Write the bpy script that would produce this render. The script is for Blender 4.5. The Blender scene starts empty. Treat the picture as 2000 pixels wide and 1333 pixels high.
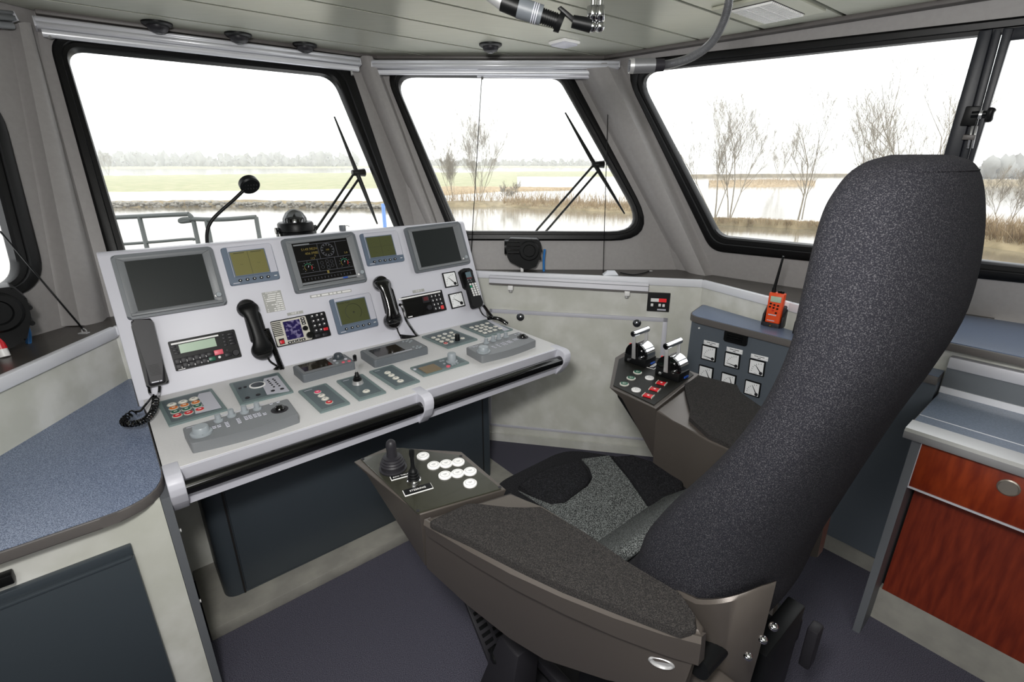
import bpy, bmesh, math, random
from mathutils import Vector, Matrix
from mathutils.geometry import tessellate_polygon

S = bpy.context.scene
COL = S.collection
R_ = math.radians

# ------------------------------------------------------------------ camera
W0, H0, FPX, HORIZON = 2000.0, 1333.0, 969.0, 315.0
EYE = Vector((0.0, 0.0, 1.5))
PITCH = math.atan((H0 / 2 - HORIZON) / FPX)
cam_d = bpy.data.cameras.new('camera')
cam_d.sensor_width = 36.0
cam_d.lens = 36.0 * FPX / W0
cam_d.clip_start = 0.02
cam_d.clip_end = 3000
cam = bpy.data.objects.new('camera', cam_d)
COL.objects.link(cam)
cam.location = EYE
cam.rotation_euler = (math.pi / 2 - PITCH, 0, 0)
S.camera = cam

# ------------------------------------------------------------------ world, lights, exposure
wd = bpy.data.worlds.new('overcast_sky')
S.world = wd
wd.use_nodes = True
bg = wd.node_tree.nodes['Background']
bg.inputs['Color'].default_value = (0.97, 0.985, 1.0, 1)
bg.inputs['Strength'].default_value = 2.5
S.view_settings.view_transform = 'Standard'
S.view_settings.look = 'None'
S.view_settings.exposure = 0.0
S.view_settings.gamma = 1.0
S.view_settings.use_curve_mapping = False
S.cycles.max_bounces = 8
S.cycles.volume_bounces = 2
S.cycles.transparent_max_bounces = 12
S.cycles.sample_clamp_indirect = 4.0


def area(name, loc, target, sx, sy, power, col=(1, 1, 1)):
    l = bpy.data.lights.new(name, 'AREA')
    l.shape = 'RECTANGLE'
    l.size, l.size_y, l.energy, l.color = sx, sy, power, col
    o = bpy.data.objects.new(name, l)
    COL.objects.link(o)
    o.location = loc
    o.rotation_euler = (Vector(target) - Vector(loc)).to_track_quat('-Z', 'Y').to_euler()
    return o


# photographer's flash, held high to the left of the lens, and its softer bounce off the cabin behind
area('camera_flash', (-0.14, -0.02, 1.8), (0.35, 2.2, 0.75), 0.2, 0.15, 25, (1.0, 0.985, 0.965))
area('flash_bounce', (0.1, -0.6, 1.9), (0.3, 1.6, 0.6), 1.6, 0.8, 22, (1.0, 0.99, 0.975))

# ------------------------------------------------------------------ view geometry: pixel of the 2000x1333 photo -> point on a real plane
CX = Vector((1, 0, 0))
CF = Vector((0, math.cos(PITCH), -math.sin(PITCH)))
CU = Vector((0, math.sin(PITCH), math.cos(PITCH)))
AZ = math.atan(1245 / math.hypot(FPX, H0 / 2 - HORIZON))
UX = Vector((math.sin(AZ), math.cos(AZ), 0))          # along the console, to starboard
VX = Vector((-math.cos(AZ), math.sin(AZ), 0))         # towards the bow
ZX = Vector((0, 0, 1))


def W(u, v, z):
    return UX * u + VX * v + ZX * z


def ray(x, y):
    return CX * ((x - W0 / 2) / FPX) - CU * ((y - H0 / 2) / FPX) + CF


def hit(x, y, p0, n):
    d = ray(x, y)
    return EYE + d * ((p0 - EYE).dot(n) / d.dot(n))


def onz(x, y, z):
    return hit(x, y, Vector((0, 0, z)), ZX)


class Surf:
    """a plane with its own axes: ex to the right, ey up, n towards the viewer"""
    def __init__(s, p0, n, ex=None):
        s.p0, s.n = Vector(p0), Vector(n).normalized()
        s.ex = (Vector(ex) - s.n * Vector(ex).dot(s.n)).normalized() if ex is not None else None
        s.ey = s.n.cross(s.ex) if ex is not None else None

    def at(s, x, y, off=0.0):
        return hit(x, y, s.p0 + s.n * off, s.n)

    def loc(s, x, y, off=0.0):
        p = s.at(x, y, off) - s.p0
        return (p.dot(s.ex), p.dot(s.ey))

    def mat(s):
        m = Matrix.Identity(4)
        for i, a in enumerate((s.ex, s.ey, s.n)):
            m[0][i], m[1][i], m[2][i] = a
        m.translation = s.p0
        return m


def crop(x0, y0, k):
    return lambda x, y: (x0 + x * k, y0 + y * k)


# ------------------------------------------------------------------ materials
def srgb(c):
    f = lambda t: t / 12.92 if t <= 0.04045 else ((t + 0.055) / 1.055) ** 2.4
    return tuple(f(v / 255.0) for v in c) + (1.0,)


def mat(name, col, rough=0.5, metal=0.0, spec=0.5, col2=None, scale=20, detail=2.0, lo=0.35, hi=0.65, bump=0.0,
        bscale=None, col3=None, scale3=1.5, emit=None, estr=0.0, stretch=None, coat=0.0, aniso=0.0):
    m = bpy.data.materials.new(name)
    m.use_nodes = True
    nt = m.node_tree
    b = nt.nodes['Principled BSDF']
    b.inputs['Base Color'].default_value = srgb(col)
    b.inputs['Roughness'].default_value = rough
    b.inputs['Metallic'].default_value = metal
    b.inputs['Specular IOR Level'].default_value = spec
    b.inputs['Coat Weight'].default_value = coat
    b.inputs['Anisotropic'].default_value = aniso
    if emit:
        b.inputs['Emission Color'].default_value = srgb(emit)
        b.inputs['Emission Strength'].default_value = estr
    tc = None

    def noise(sc, det):
        nonlocal tc
        if tc is None:
            tc = nt.nodes.new('ShaderNodeTexCoord').outputs['Object']
            if stretch:
                mp = nt.nodes.new('ShaderNodeMapping')
                mp.inputs['Scale'].default_value = stretch
                mp.inputs['Rotation'].default_value = (0, 0, AZ)
                nt.links.new(tc, mp.inputs['Vector'])
                tc = mp.outputs['Vector']
        n = nt.nodes.new('ShaderNodeTexNoise')
        n.inputs['Scale'].default_value = sc
        n.inputs['Detail'].default_value = det
        nt.links.new(tc, n.inputs['Vector'])
        return n.outputs['Fac']

    if col2:
        mr = nt.nodes.new('ShaderNodeMapRange')
        mr.inputs['From Min'].default_value = lo
        mr.inputs['From Max'].default_value = hi
        nt.links.new(noise(scale, detail), mr.inputs['Value'])
        mx = nt.nodes.new('ShaderNodeMix')
        mx.data_type = 'RGBA'
        nt.links.new(mr.outputs['Result'], mx.inputs['Factor'])
        mx.inputs['A'].default_value = srgb(col)
        mx.inputs['B'].default_value = srgb(col2)
        out = mx.outputs['Result']
        if col3:
            m3 = nt.nodes.new('ShaderNodeMapRange')
            m3.inputs['From Min'].default_value = 0.42
            m3.inputs['From Max'].default_value = 0.68
            nt.links.new(noise(scale3, 4.0), m3.inputs['Value'])
            mx3 = nt.nodes.new('ShaderNodeMix')
            mx3.data_type = 'RGBA'
            nt.links.new(m3.outputs['Result'], mx3.inputs['Factor'])
            nt.links.new(out, mx3.inputs['A'])
            mx3.inputs['B'].default_value = srgb(col3)
            out = mx3.outputs['Result']
        nt.links.new(out, b.inputs['Base Color'])
    if bump:
        bp = nt.nodes.new('ShaderNodeBump')
        bp.inputs['Strength'].default_value = bump
        bp.inputs['Distance'].default_value = 0.002
        nt.links.new(noise(bscale or scale, 2.0), bp.inputs['Height'])
        nt.links.new(bp.outputs['Normal'], b.inputs['Normal'])
    return m


def glass_mat(name, tint=(1, 1, 1), refl=0.05):
    m = bpy.data.materials.new(name)
    m.use_nodes = True
    nt = m.node_tree
    nt.nodes.clear()
    o = nt.nodes.new('ShaderNodeOutputMaterial')
    t = nt.nodes.new('ShaderNodeBsdfTransparent')
    t.inputs['Color'].default_value = tint + (1,)
    g = nt.nodes.new('ShaderNodeBsdfGlossy')
    g.inputs['Roughness'].default_value = 0.02
    mx = nt.nodes.new('ShaderNodeMixShader')
    mx.inputs['Fac'].default_value = refl
    nt.links.new(t.outputs[0], mx.inputs[1])
    nt.links.new(g.outputs[0], mx.inputs[2])
    nt.links.new(mx.outputs[0], o.inputs['Surface'])
    return m


M = dict(
    laminate=mat('mottled_laminate', (198, 198, 190), 0.38, col2=(216, 216, 211), scale=9, detail=5, lo=0.38, hi=0.62, col3=(190, 191, 181), scale3=3.5),
    vinyl=mat('grey_wall_vinyl', (142, 139, 138), 0.5, col2=(146, 143, 142), scale=60, bump=0.03, bscale=350),
    rubber=mat('black_rubber', (9, 9, 10), 0.4, spec=0.25),
    ceiling=mat('brushed_ceiling_panel', (182, 184, 170), 0.3, metal=0.3, col2=(194, 195, 182), scale=7, stretch=(1, 40, 1), aniso=0.0),
    seam=mat('dark_seam', (22, 20, 20), 0.6),
    alu=mat('brushed_aluminium', (222, 223, 228), 0.32, metal=0.25),
    alu_flat=mat('satin_aluminium', (200, 200, 206), 0.45, metal=0.3),
    trimgrey=mat('light_grey_trim', (220, 221, 226), 0.4),
    ledge=mat('dark_ledge_laminate', (58, 54, 51), 0.3, col2=(66, 62, 58), scale=90),
    console=mat('console_paint', (204, 204, 213), 0.42),
    deskpaint=mat('desk_paint', (207, 206, 206), 0.4, col2=(211, 210, 210), scale=200),
    slate=mat('slate_paint', (56, 63, 69), 0.4),
    slateblue=mat('slate_blue_front', (86, 93, 101), 0.42),
    bluelam=mat('blue_speckle_laminate', (76, 90, 116), 0.34, col2=(142, 154, 178), scale=420, detail=1.5, lo=0.42, hi=0.6),
    blueplain=mat('blue_grey_worktop', (92, 106, 130), 0.3, col2=(102, 116, 140), scale=300),
    edge=mat('dark_edge_strip', (92, 88, 86), 0.45),
    framestrip=mat('lavender_frame_strip', (190, 190, 199), 0.45),
    greypost=mat('grey_end_panel', (96, 99, 103), 0.5),
    carpet=mat('blue_grey_carpet', (54, 53, 64), 0.95, spec=0.1, col2=(118, 117, 130), scale=520, detail=2, lo=0.42, hi=0.75),
    plinth=mat('plinth_laminate', (134, 132, 126), 0.5, col2=(150, 148, 140), scale=14, detail=4),
    fabric=mat('charcoal_melange_fabric', (29, 29, 34), 0.95, spec=0.12, col2=(88, 87, 90), scale=680, detail=2, lo=0.5, hi=0.84, bump=0.3, bscale=430),
    padfab=mat('arm_pad_fabric', (34, 33, 33), 0.95, spec=0.12, col2=(68, 65, 63), scale=650, detail=2, lo=0.42, hi=0.72, bump=0.3, bscale=430),
    seatlight=mat('seat_melange_fabric', (26, 27, 28), 0.95, spec=0.1, col2=(138, 142, 141), scale=620, detail=1.5, lo=0.44, hi=0.7),
    seatdark=mat('seat_bolster_fabric', (20, 20, 22), 0.95, spec=0.1, col2=(48, 48, 51), scale=350, lo=0.45, hi=0.75, bump=0.4),
    taupe=mat('taupe_chair_shell', (88, 82, 77), 0.36, metal=0.4, bump=0.06, bscale=700),
    podblack=mat('pod_black_plate', (26, 26, 23), 0.5, spec=0.3),
    podolive=mat('pod_olive_plate', (48, 48, 40), 0.25, coat=0.2),
    black=mat('black_plastic', (14, 15, 16), 0.42, spec=0.22),
    blackg=mat('black_gloss_plastic', (9, 9, 10), 0.12, coat=0.5),
    charcoal=mat('charcoal_plastic', (36, 35, 39), 0.45, spec=0.3),
    devgrey=mat('device_grey', (118, 121, 124), 0.45),
    devgrey2=mat('device_mid_grey', (98, 103, 108), 0.45),
    devgreen=mat('panel_grey_green', (108, 124, 124), 0.4),
    devgreen2=mat('panel_dark_grey_green', (84, 96, 100), 0.4),
    devblue=mat('display_blue_grey', (94, 107, 124), 0.42),
    devlite=mat('display_silver', (190, 190, 200), 0.4),
    screen=mat('dark_screen', (36, 40, 40), 0.4, spec=0.15),
    screenp=mat('plotter_screen', (11, 10, 11), 0.2),
    lcd=mat('olive_lcd', (116, 112, 66), 0.3),
    lcd2=mat('dark_olive_lcd', (74, 78, 46), 0.3),
    lcdink=mat('lcd_ink', (44, 46, 28), 0.5),
    lcdgreen=mat('pale_green_lcd', (172, 194, 172), 0.25),
    brownlcd=mat('brown_lcd', (126, 110, 84), 0.25),
    refl=mat('dark_reflective_screen', (44, 40, 34), 0.1),
    white=mat('white_plastic', (232, 231, 230), 0.4),
    paper=mat('white_dial', (236, 237, 238), 0.5),
    ivory=mat('ivory_button', (226, 222, 212), 0.45),
    red=mat('red_button', (200, 24, 36), 0.35),
    pink=mat('lit_pink_button', (232, 66, 110), 0.35),
    rose=mat('rose_button', (224, 96, 112), 0.4),
    orangeb=mat('orange_button', (206, 110, 26), 0.35),
    green=mat('green_button', (20, 92, 70), 0.35),
    greenlit=mat('green_key', (20, 150, 110), 0.35),
    ring=mat('button_ring', (200, 200, 190), 0.35, metal=0.2),
    chrome=mat('chrome', (225, 226, 228), 0.06, metal=1.0),
    steel=mat('satin_steel', (196, 196, 196), 0.3, metal=0.6),
    knobgrey=mat('grey_knob', (150, 157, 162), 0.35),
    beige=mat('radio_silver_face', (196, 192, 182), 0.4),
    purple=mat('purple_lcd', (34, 26, 78), 0.15, col2=(120, 112, 150), scale=70, detail=1.0, lo=0.5, hi=0.62),
    orange=mat('orange_radio_case', (226, 78, 30), 0.42),
    blue=mat('blue_hose', (46, 116, 184), 0.3),
    bluemark=mat('blue_mark', (36, 80, 170), 0.4),
    bluepole=mat('pale_blue_pole', (110, 146, 204), 0.5),
    necksteel=mat('lamp_neck_steel', (150, 151, 154), 0.3, metal=0.7),
    pullsteel=mat('drawer_pull_steel', (150, 143, 134), 0.35, metal=0.7),
    wire=mat('galvanised_wire', (120, 122, 124), 0.35, metal=0.6),
    cherry=mat('cherry_veneer', (134, 52, 22), 0.35, col2=(104, 33, 14), scale=10, detail=4, stretch=(7, 1, 1)),
    cherryv=mat('cherry_veneer_upright', (120, 44, 22), 0.4, col2=(92, 28, 14), scale=10, detail=4, stretch=(6, 6, 0.8)),
    railpaint=mat('deck_rail_paint', (70, 74, 72), 0.5),
    engrave=mat('engraved_plate', (164, 164, 160), 0.45),
    yellow=mat('plotter_yellow', (118, 104, 40), 0.5),
    pgrey=mat('plotter_grey', (70, 72, 78), 0.5, emit=(80, 84, 92), estr=0.12),
    pgreen=mat('plotter_green', (40, 120, 90), 0.5, emit=(50, 150, 110), estr=0.25),
    pred=mat('plotter_red', (190, 50, 50), 0.5, emit=(210, 60, 60), estr=0.25),
    ledred=mat('led_red', (150, 10, 16), 0.4, emit=(200, 12, 20), estr=0.6),
    ledredd=mat('led_dim_red', (70, 10, 16), 0.4, emit=(110, 12, 20), estr=0.15),
    flash=mat('lamp_lens', (60, 62, 66), 0.1),
    pane=glass_mat('window_glass', (0.985, 0.995, 0.99), 0.035),
    dome=glass_mat('compass_dome', (0.3, 0.31, 0.32), 0.10),
    frameblue=mat('sliding_frame_paint', (25, 28, 35), 0.4, spec=0.3),
    water=mat('river_water', (112, 104, 86), 0.12, spec=0.5, bump=0.25, bscale=0.9),
    grass=mat('winter_grass', (146, 150, 116), 0.95, spec=0.1, col2=(172, 168, 138), scale=0.6, detail=6, lo=0.3, hi=0.7),
    mud=mat('bank_soil', (150, 136, 108), 0.95, spec=0.1, col2=(120, 108, 84), scale=1.2, detail=5),
    stone=mat('dike_stone', (150, 146, 136), 0.9, col2=(110, 106, 98), scale=3),
    reed=mat('dry_reed', (178, 158, 126), 0.95, spec=0.1, col2=(140, 120, 92), scale=2),
    bark=mat('bare_bark', (132, 124, 112), 0.95, spec=0.1, col2=(156, 149, 134), scale=4),
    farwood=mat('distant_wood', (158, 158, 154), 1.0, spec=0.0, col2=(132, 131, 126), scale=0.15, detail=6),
    cloth=mat('white_clip', (225, 228, 235), 0.4),
)


# ------------------------------------------------------------------ mesh builder
class B:
    def __init__(s):
        s.bm = bmesh.new()

    def _bev(s, geom, bev, seg):
        if bev > 0:
            es = {e for f in geom for e in f.edges}
            bmesh.ops.bevel(s.bm, geom=list(es), offset=bev, segments=seg, affect='EDGES', profile=0.5, clamp_overlap=True)

    def box(s, x0, x1, y0, y1, z0, z1, bev=0, seg=2, f=None):
        vs = [s.bm.verts.new(f(Vector((x, y, z))) if f else (x, y, z)) for x in (x0, x1) for y in (y0, y1) for z in (z0, z1)]
        q = [(0, 1, 3, 2), (4, 6, 7, 5), (0, 4, 5, 1), (2, 3, 7, 6), (0, 2, 6, 4), (1, 5, 7, 3)]
        fs = [s.bm.faces.new([vs[i] for i in t]) for t in q]
        s._bev(fs, bev, seg)
        return s

    def hexa(s, p, bev=0, seg=2):
        """p: four lower corners then four upper corners, same order"""
        vs = [s.bm.verts.new(c) for c in p]
        q = [(3, 2, 1, 0), (4, 5, 6, 7), (0, 1, 5, 4), (1, 2, 6, 5), (2, 3, 7, 6), (3, 0, 4, 7)]
        fs = [s.bm.faces.new([vs[i] for i in t]) for t in q]
        s._bev(fs, bev, seg)
        return s

    def prism(s, lo, hi, bev=0, seg=2, topbev=0):
        """lo, hi: matching loops of 3-D points"""
        a = [s.bm.verts.new(p) for p in lo]
        b = [s.bm.verts.new(p) for p in hi]
        n = len(a)
        fs = [s.bm.faces.new(a[::-1]), s.bm.faces.new(b)]
        top = fs[1]
        for i in range(n):
            fs.append(s.bm.faces.new((a[i], a[(i + 1) % n], b[(i + 1) % n], b[i])))
        if bev:
            s._bev(fs, bev, seg)
        elif topbev:
            bmesh.ops.bevel(s.bm, geom=list(top.edges), offset=topbev, segments=seg, affect='EDGES', profile=0.5, clamp_overlap=True)
        return s

    def poly(s, pts, z0, z1, bev=0, seg=2, topbev=0):
        return s.prism([(p[0], p[1], z0) for p in pts], [(p[0], p[1], z1) for p in pts], bev, seg, topbev)

    def cone(s, p, q, r0, r1=None, n=20, caps=True):
        p, q = Vector(p), Vector(q)
        r1 = r0 if r1 is None else r1
        d = (q - p).normalized()
        a = d.orthogonal().normalized()
        b = d.cross(a)
        A = [s.bm.verts.new(p + (a * math.cos(t) + b * math.sin(t)) * r0) for t in [2 * math.pi * i / n for i in range(n)]]
        Bv = [s.bm.verts.new(q + (a * math.cos(t) + b * math.sin(t)) * r1) for t in [2 * math.pi * i / n for i in range(n)]]
        for i in range(n):
            s.bm.faces.new((A[i], A[(i + 1) % n], Bv[(i + 1) % n], Bv[i]))
        if caps:
            s.bm.faces.new(A[::-1])
            s.bm.faces.new(Bv)
        return s

    def lathe(s, prof, c=(0, 0, 0), n=24, sx=1.0, sy=1.0):
        c = Vector(c)
        rings = []
        for r, z in prof:
            if r < 1e-6:
                rings.append([s.bm.verts.new(c + Vector((0, 0, z)))])
            else:
                rings.append([s.bm.verts.new(c + Vector((r * sx * math.cos(2 * math.pi * i / n), r * sy * math.sin(2 * math.pi * i / n), z))) for i in range(n)])
        for a, b in zip(rings, rings[1:]):
            for i in range(n):
                j = (i + 1) % n
                if len(a) == 1 and len(b) > 1:
                    s.bm.faces.new((a[0], b[j], b[i]))
                elif len(b) == 1 and len(a) > 1:
                    s.bm.faces.new((a[i], a[j], b[0]))
                elif len(a) > 1:
                    s.bm.faces.new((a[i], a[j], b[j], b[i]))
        if len(rings[0]) > 1:
            s.bm.faces.new(rings[0][::-1])
        if len(rings[-1]) > 1:
            s.bm.faces.new(rings[-1])
        return s

    def loft(s, rings, caps=True):
        vr = [[s.bm.verts.new(p) for p in r] for r in rings]
        n = len(vr[0])
        for a, b in zip(vr, vr[1:]):
            for i in range(n):
                s.bm.faces.new((a[i], a[(i + 1) % n], b[(i + 1) % n], b[i]))
        if caps:
            s.bm.faces.new(vr[0][::-1])
            s.bm.faces.new(vr[-1])
        return s

    def tube(s, pts, r, n=8, caps=True):
        pts = [Vector(p) for p in pts]
        rs = r if isinstance(r, (list, tuple)) else [r] * len(pts)
        rings = []
        d0 = (pts[1] - pts[0]).normalized()
        a = d0.orthogonal().normalized()
        for i, p in enumerate(pts):
            d = (pts[min(i + 1, len(pts) - 1)] - pts[max(i - 1, 0)]).normalized()
            a = (a - d * a.dot(d))
            a = a.normalized() if a.length > 1e-6 else d.orthogonal().normalized()
            b = d.cross(a)
            rings.append([p + (a * math.cos(2 * math.pi * k / n) + b * math.sin(2 * math.pi * k / n)) * rs[i] for k in range(n)])
        return s.loft(rings, caps)

    def ball(s, c, r, sz=1.0, u=16, v=10):
        c = Vector(c)
        return s.lathe([(r * math.sin(math.pi * i / v) if 0 < i < v else 0, -r * sz * math.cos(math.pi * i / v)) for i in range(v + 1)], c, u)

    def torus(s, c, R, r, n=24, m=8, ex=Vector((1, 0, 0)), ey=Vector((0, 1, 0))):
        c, ez = Vector(c), ex.cross(ey)
        vs = [[s.bm.verts.new(c + (ex * math.cos(2 * math.pi * i / n) + ey * math.sin(2 * math.pi * i / n)) * (R + r * math.cos(2 * math.pi * j / m)) + ez * r * math.sin(2 * math.pi * j / m)) for j in range(m)] for i in range(n)]
        for i in range(n):
            for j in range(m):
                s.bm.faces.new((vs[i][j], vs[(i + 1) % n][j], vs[(i + 1) % n][(j + 1) % m], vs[i][(j + 1) % m]))
        return s

    def quad(s, *p):
        s.bm.faces.new([s.bm.verts.new(c) for c in p])
        return s

    def done(s, name, m, parent=None, smooth=True, angle=40, label=None, kind=None):
        me = bpy.data.meshes.new(name)
        bmesh.ops.recalc_face_normals(s.bm, faces=s.bm.faces)
        s.bm.to_mesh(me)
        s.bm.free()
        me.materials.append(M[m] if isinstance(m, str) else m)
        if smooth:
            me.shade_smooth()
            me.set_sharp_from_angle(angle=R_(angle))
            for p in me.polygons:
                if len(p.vertices) > 4:
                    p.use_smooth = False
        o = bpy.data.objects.new(name, me)
        COL.objects.link(o)
        if parent is not None:
            o.parent = parent
        if label:
            o['label'] = label
        if kind:
            o['kind'] = kind
        return o


def tag(o, label, cat, group=None, kind=None):
    o['label'] = label
    o['category'] = cat
    if group:
        o['group'] = group
    if kind:
        o['kind'] = kind
    return o


def struct(o):
    o['kind'] = 'structure'
    return o


def empty(name, mtx=None, parent=None):
    o = bpy.data.objects.new(name, None)
    o.empty_display_size = 0.05
    COL.objects.link(o)
    if mtx is not None:
        o.matrix_world = mtx
    if parent is not None:
        o.parent = parent
    return o


def rounded(pts, rad, n=6):
    """2-D polygon with rounded corners; rad one number or one per corner"""
    out = []
    k = len(pts)
    for i in range(k):
        p, a, b = Vector(pts[i]), Vector(pts[i - 1]), Vector(pts[(i + 1) % k])
        r = rad[i] if isinstance(rad, (list, tuple)) else rad
        if r <= 0:
            out.append((p.x, p.y))
            continue
        da, db = (a - p).normalized(), (b - p).normalized()
        ang = max(0.05, da.angle(db))
        t = min(r / math.tan(ang / 2), (a - p).length * 0.49, (b - p).length * 0.49)
        s0, s1 = p + da * t, p + db * t
        for j in range(n + 1):
            f = j / n
            q = s0 * (1 - f) ** 2 + p * 2 * f * (1 - f) + s1 * f ** 2
            out.append((q.x, q.y))
    return out


def text(body, size, parent, x, y, z, m, rot=0.0, name='lettering', align='LEFT', sx=1.0):
    c = bpy.data.curves.new(name, 'FONT')
    c.body, c.size, c.align_x, c.align_y = body, size, align, 'CENTER'
    c.resolution_u = 2
    c.extrude = 0.00015
    t = bpy.data.objects.new(name, c)
    COL.objects.link(t)
    dg = bpy.context.evaluated_depsgraph_get()
    me = bpy.data.meshes.new_from_object(t.evaluated_get(dg))
    bpy.data.objects.remove(t)
    bpy.data.curves.remove(c)
    me.materials.clear()
    me.materials.append(M[m])
    o = bpy.data.objects.new(name, me)
    COL.objects.link(o)
    o.parent = parent
    o.location = (x, y, z)
    o.rotation_euler = (0, 0, rot)
    o.scale = (sx, 1, 1)
    return o


def bars(parent, x, y, z, h, segs, m, name='lettering', rot=None):
    """a line of print too small to read in the photograph: word-length strokes"""
    b = B()
    for a, c in segs:
        b.box(x + a, x + c, y - h / 2, y + h / 2, 0, .0003)
    o = b.done(name, m, parent, smooth=False)
    if rot is None:
        o.location = (0, 0, z)
    else:
        o.matrix_local = rot
    return o


class Dev:
    """a thing mounted on a surface: an Empty at its foot whose x runs right, y up the face, z out of it"""
    def __init__(s, name, label, cat, surf, c, group=None, off=0.0):
        p = [surf.at(*q, off) for q in c]
        ex = ((p[1] - p[0]) + (p[2] - p[3])).normalized()
        ey = surf.n.cross(ex)
        o = sum(p, Vector()) / 4 - surf.n * off
        s.s = Surf(o, surf.n, ex)
        s.e = empty(name, s.s.mat())
        tag(s.e, label, cat, group)
        s.w = ((p[1] - p[0]).length + (p[2] - p[3]).length) / 2
        s.h = (abs((p[0] - p[3]).dot(ey)) + abs((p[1] - p[2]).dot(ey))) / 2
        s.cs = [s.L(*q, off) for q in c]

    def L(s, x, y, off=0.0):
        return s.s.loc(x, y, off)

    def rect(s, c, off=0.0):
        q = [s.L(*k, off) for k in c]
        x0, x1 = (q[0][0] + q[3][0]) / 2, (q[1][0] + q[2][0]) / 2
        y0, y1 = (q[3][1] + q[2][1]) / 2, (q[0][1] + q[1][1]) / 2
        return x0, x1, y0, y1

    def body(s, name, m, z0, z1, r=0.006, topbev=0.002, seg=2):
        pts = rounded([(-s.w / 2, -s.h / 2), (s.w / 2, -s.h / 2), (s.w / 2, s.h / 2), (-s.w / 2, s.h / 2)], r, 4)
        return B().poly(pts, z0, z1, topbev=topbev, seg=seg).done(name, m, s.e)

    def box(s, name, c, z0, z1, m, off=None, bev=0.0, parent=None, label=None):
        x0, x1, y0, y1 = s.rect(c, z1 if off is None else off)
        return B().box(x0, x1, y0, y1, z0, z1, bev).done(name, m, parent or s.e, label=label)

    def xbox(s, name, x0, x1, y0, y1, z0, z1, m, bev=0.0, parent=None, label=None):
        return B().box(x0, x1, y0, y1, z0, z1, bev).done(name, m, parent or s.e, label=label)

    def poly(s, name, pix, z0, z1, m, r=0.0, topbev=0.0, off=None, parent=None, label=None):
        pts = [s.L(*k, z1 if off is None else off) for k in pix]
        if r:
            pts = rounded(pts, r, 4)
        a = sum(pts[i][0] * pts[(i + 1) % len(pts)][1] - pts[(i + 1) % len(pts)][0] * pts[i][1] for i in range(len(pts)))
        if a < 0:
            pts = pts[::-1]
        return B().poly(pts, z0, z1, topbev=topbev).done(name, m, parent or s.e, label=label)

    def disc(s, name, px, r, z0, z1, m, off=None, parent=None, label=None, n=20, bev=0.15, ky=1.0, prof=None):
        x, y = s.L(*px, z1 if off is None else off)
        h = z1 - z0
        prof = prof or [(r, 0), (r, h * (1 - bev)), (r * (1 - bev * 0.6), h)]
        o = B().lathe(prof, (0, 0, 0), n, 1.0, ky).done(name, m, parent or s.e, label=label)
        o.location = (x, y, z0)
        return o


def coil(p0, p1, p2, R, turns, r, per=10):
    """a coiled cord along a quadratic arc p0-p1-p2"""
    pts = []
    N = turns * per
    p0, p1, p2 = Vector(p0), Vector(p1), Vector(p2)
    for i in range(N + 1):
        t = i / N
        c = p0 * (1 - t) ** 2 + p1 * 2 * t * (1 - t) + p2 * t * t
        d = ((p1 - p0) * (1 - t) + (p2 - p1) * t).normalized()
        a = d.cross(Vector((0.31, 0.17, 0.93))).normalized()
        b = d.cross(a)
        w = 2 * math.pi * i / per
        pts.append(c + (a * math.cos(w) + b * math.sin(w)) * R)
    return pts


def arc(p0, p1, p2, n=12):
    p0, p1, p2 = Vector(p0), Vector(p1), Vector(p2)
    return [p0 * (1 - t) ** 2 + p1 * 2 * t * (1 - t) + p2 * t * t for t in [i / n for i in range(n + 1)]]


def smoothpath(pts, n=8):
    pts = [Vector(p) for p in pts]
    P = [pts[0] * 2 - pts[1]] + pts + [pts[-1] * 2 - pts[-2]]
    out = []
    for i in range(1, len(P) - 2):
        a, b, c, d = P[i - 1:i + 3]
        for k in range(n):
            t = k / n
            out.append(0.5 * (2 * b + (c - a) * t + (2 * a - 5 * b + 4 * c - d) * t * t + (3 * b - a - 3 * c + d) * t ** 3))
    out.append(pts[-1])
    return out

# ================================================================== the room
def az(d):
    return Vector((math.sin(R_(d)), math.cos(R_(d)), 0))


TF = (ZX + VX * 0.30).normalized()
FRONT = Surf(W(0, 2.65, 1.98), UX.cross(TF), UX)
cx_ = az(90)
CORNER = Surf((0.41, 2.65, 0.95), cx_.cross(Vector((0, 0.215, 1))), cx_)
rx_, ro_ = az(134), Vector((0.695, 0.719, 0))
RIGHT = Surf((0.50, 2.87, 1.975), rx_.cross(ZX - ro_ * 0.107), rx_)
lx_, lo_ = az(12.4), Vector((-0.977, 0.215, 0))
LEFT = Surf((-1.70, 1.99, 1.98), lx_.cross(ZX + lo_ * 0.18), lx_)


def meet(a, b, z):
    """where two wall planes cross at height z"""
    n1, n2 = a.n, b.n
    c1, c2 = n1.dot(a.p0) - n1.z * z, n2.dot(b.p0) - n2.z * z
    det = n1.x * n2.y - n1.y * n2.x
    return Vector(((c1 * n2.y - c2 * n1.y) / det, (n1.x * c2 - n2.x * c1) / det, z))


ZT, ZL = 2.02, 0.93
cor = {}
for nm, a, b in (('lf', LEFT, FRONT), ('fc', FRONT, CORNER), ('cr', CORNER, RIGHT)):
    cor[nm] = (meet(a, b, ZL), meet(a, b, ZT))


def along(s, z, t):
    """a point on wall s at height z, t metres along it from its reference point"""
    c = s.p0 + s.ey * ((z - s.p0.z) / s.ey.z)
    return c + s.ex * t


def to2(s, p):
    d = p - s.p0
    return (d.dot(s.ex), d.dot(s.ey))


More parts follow.
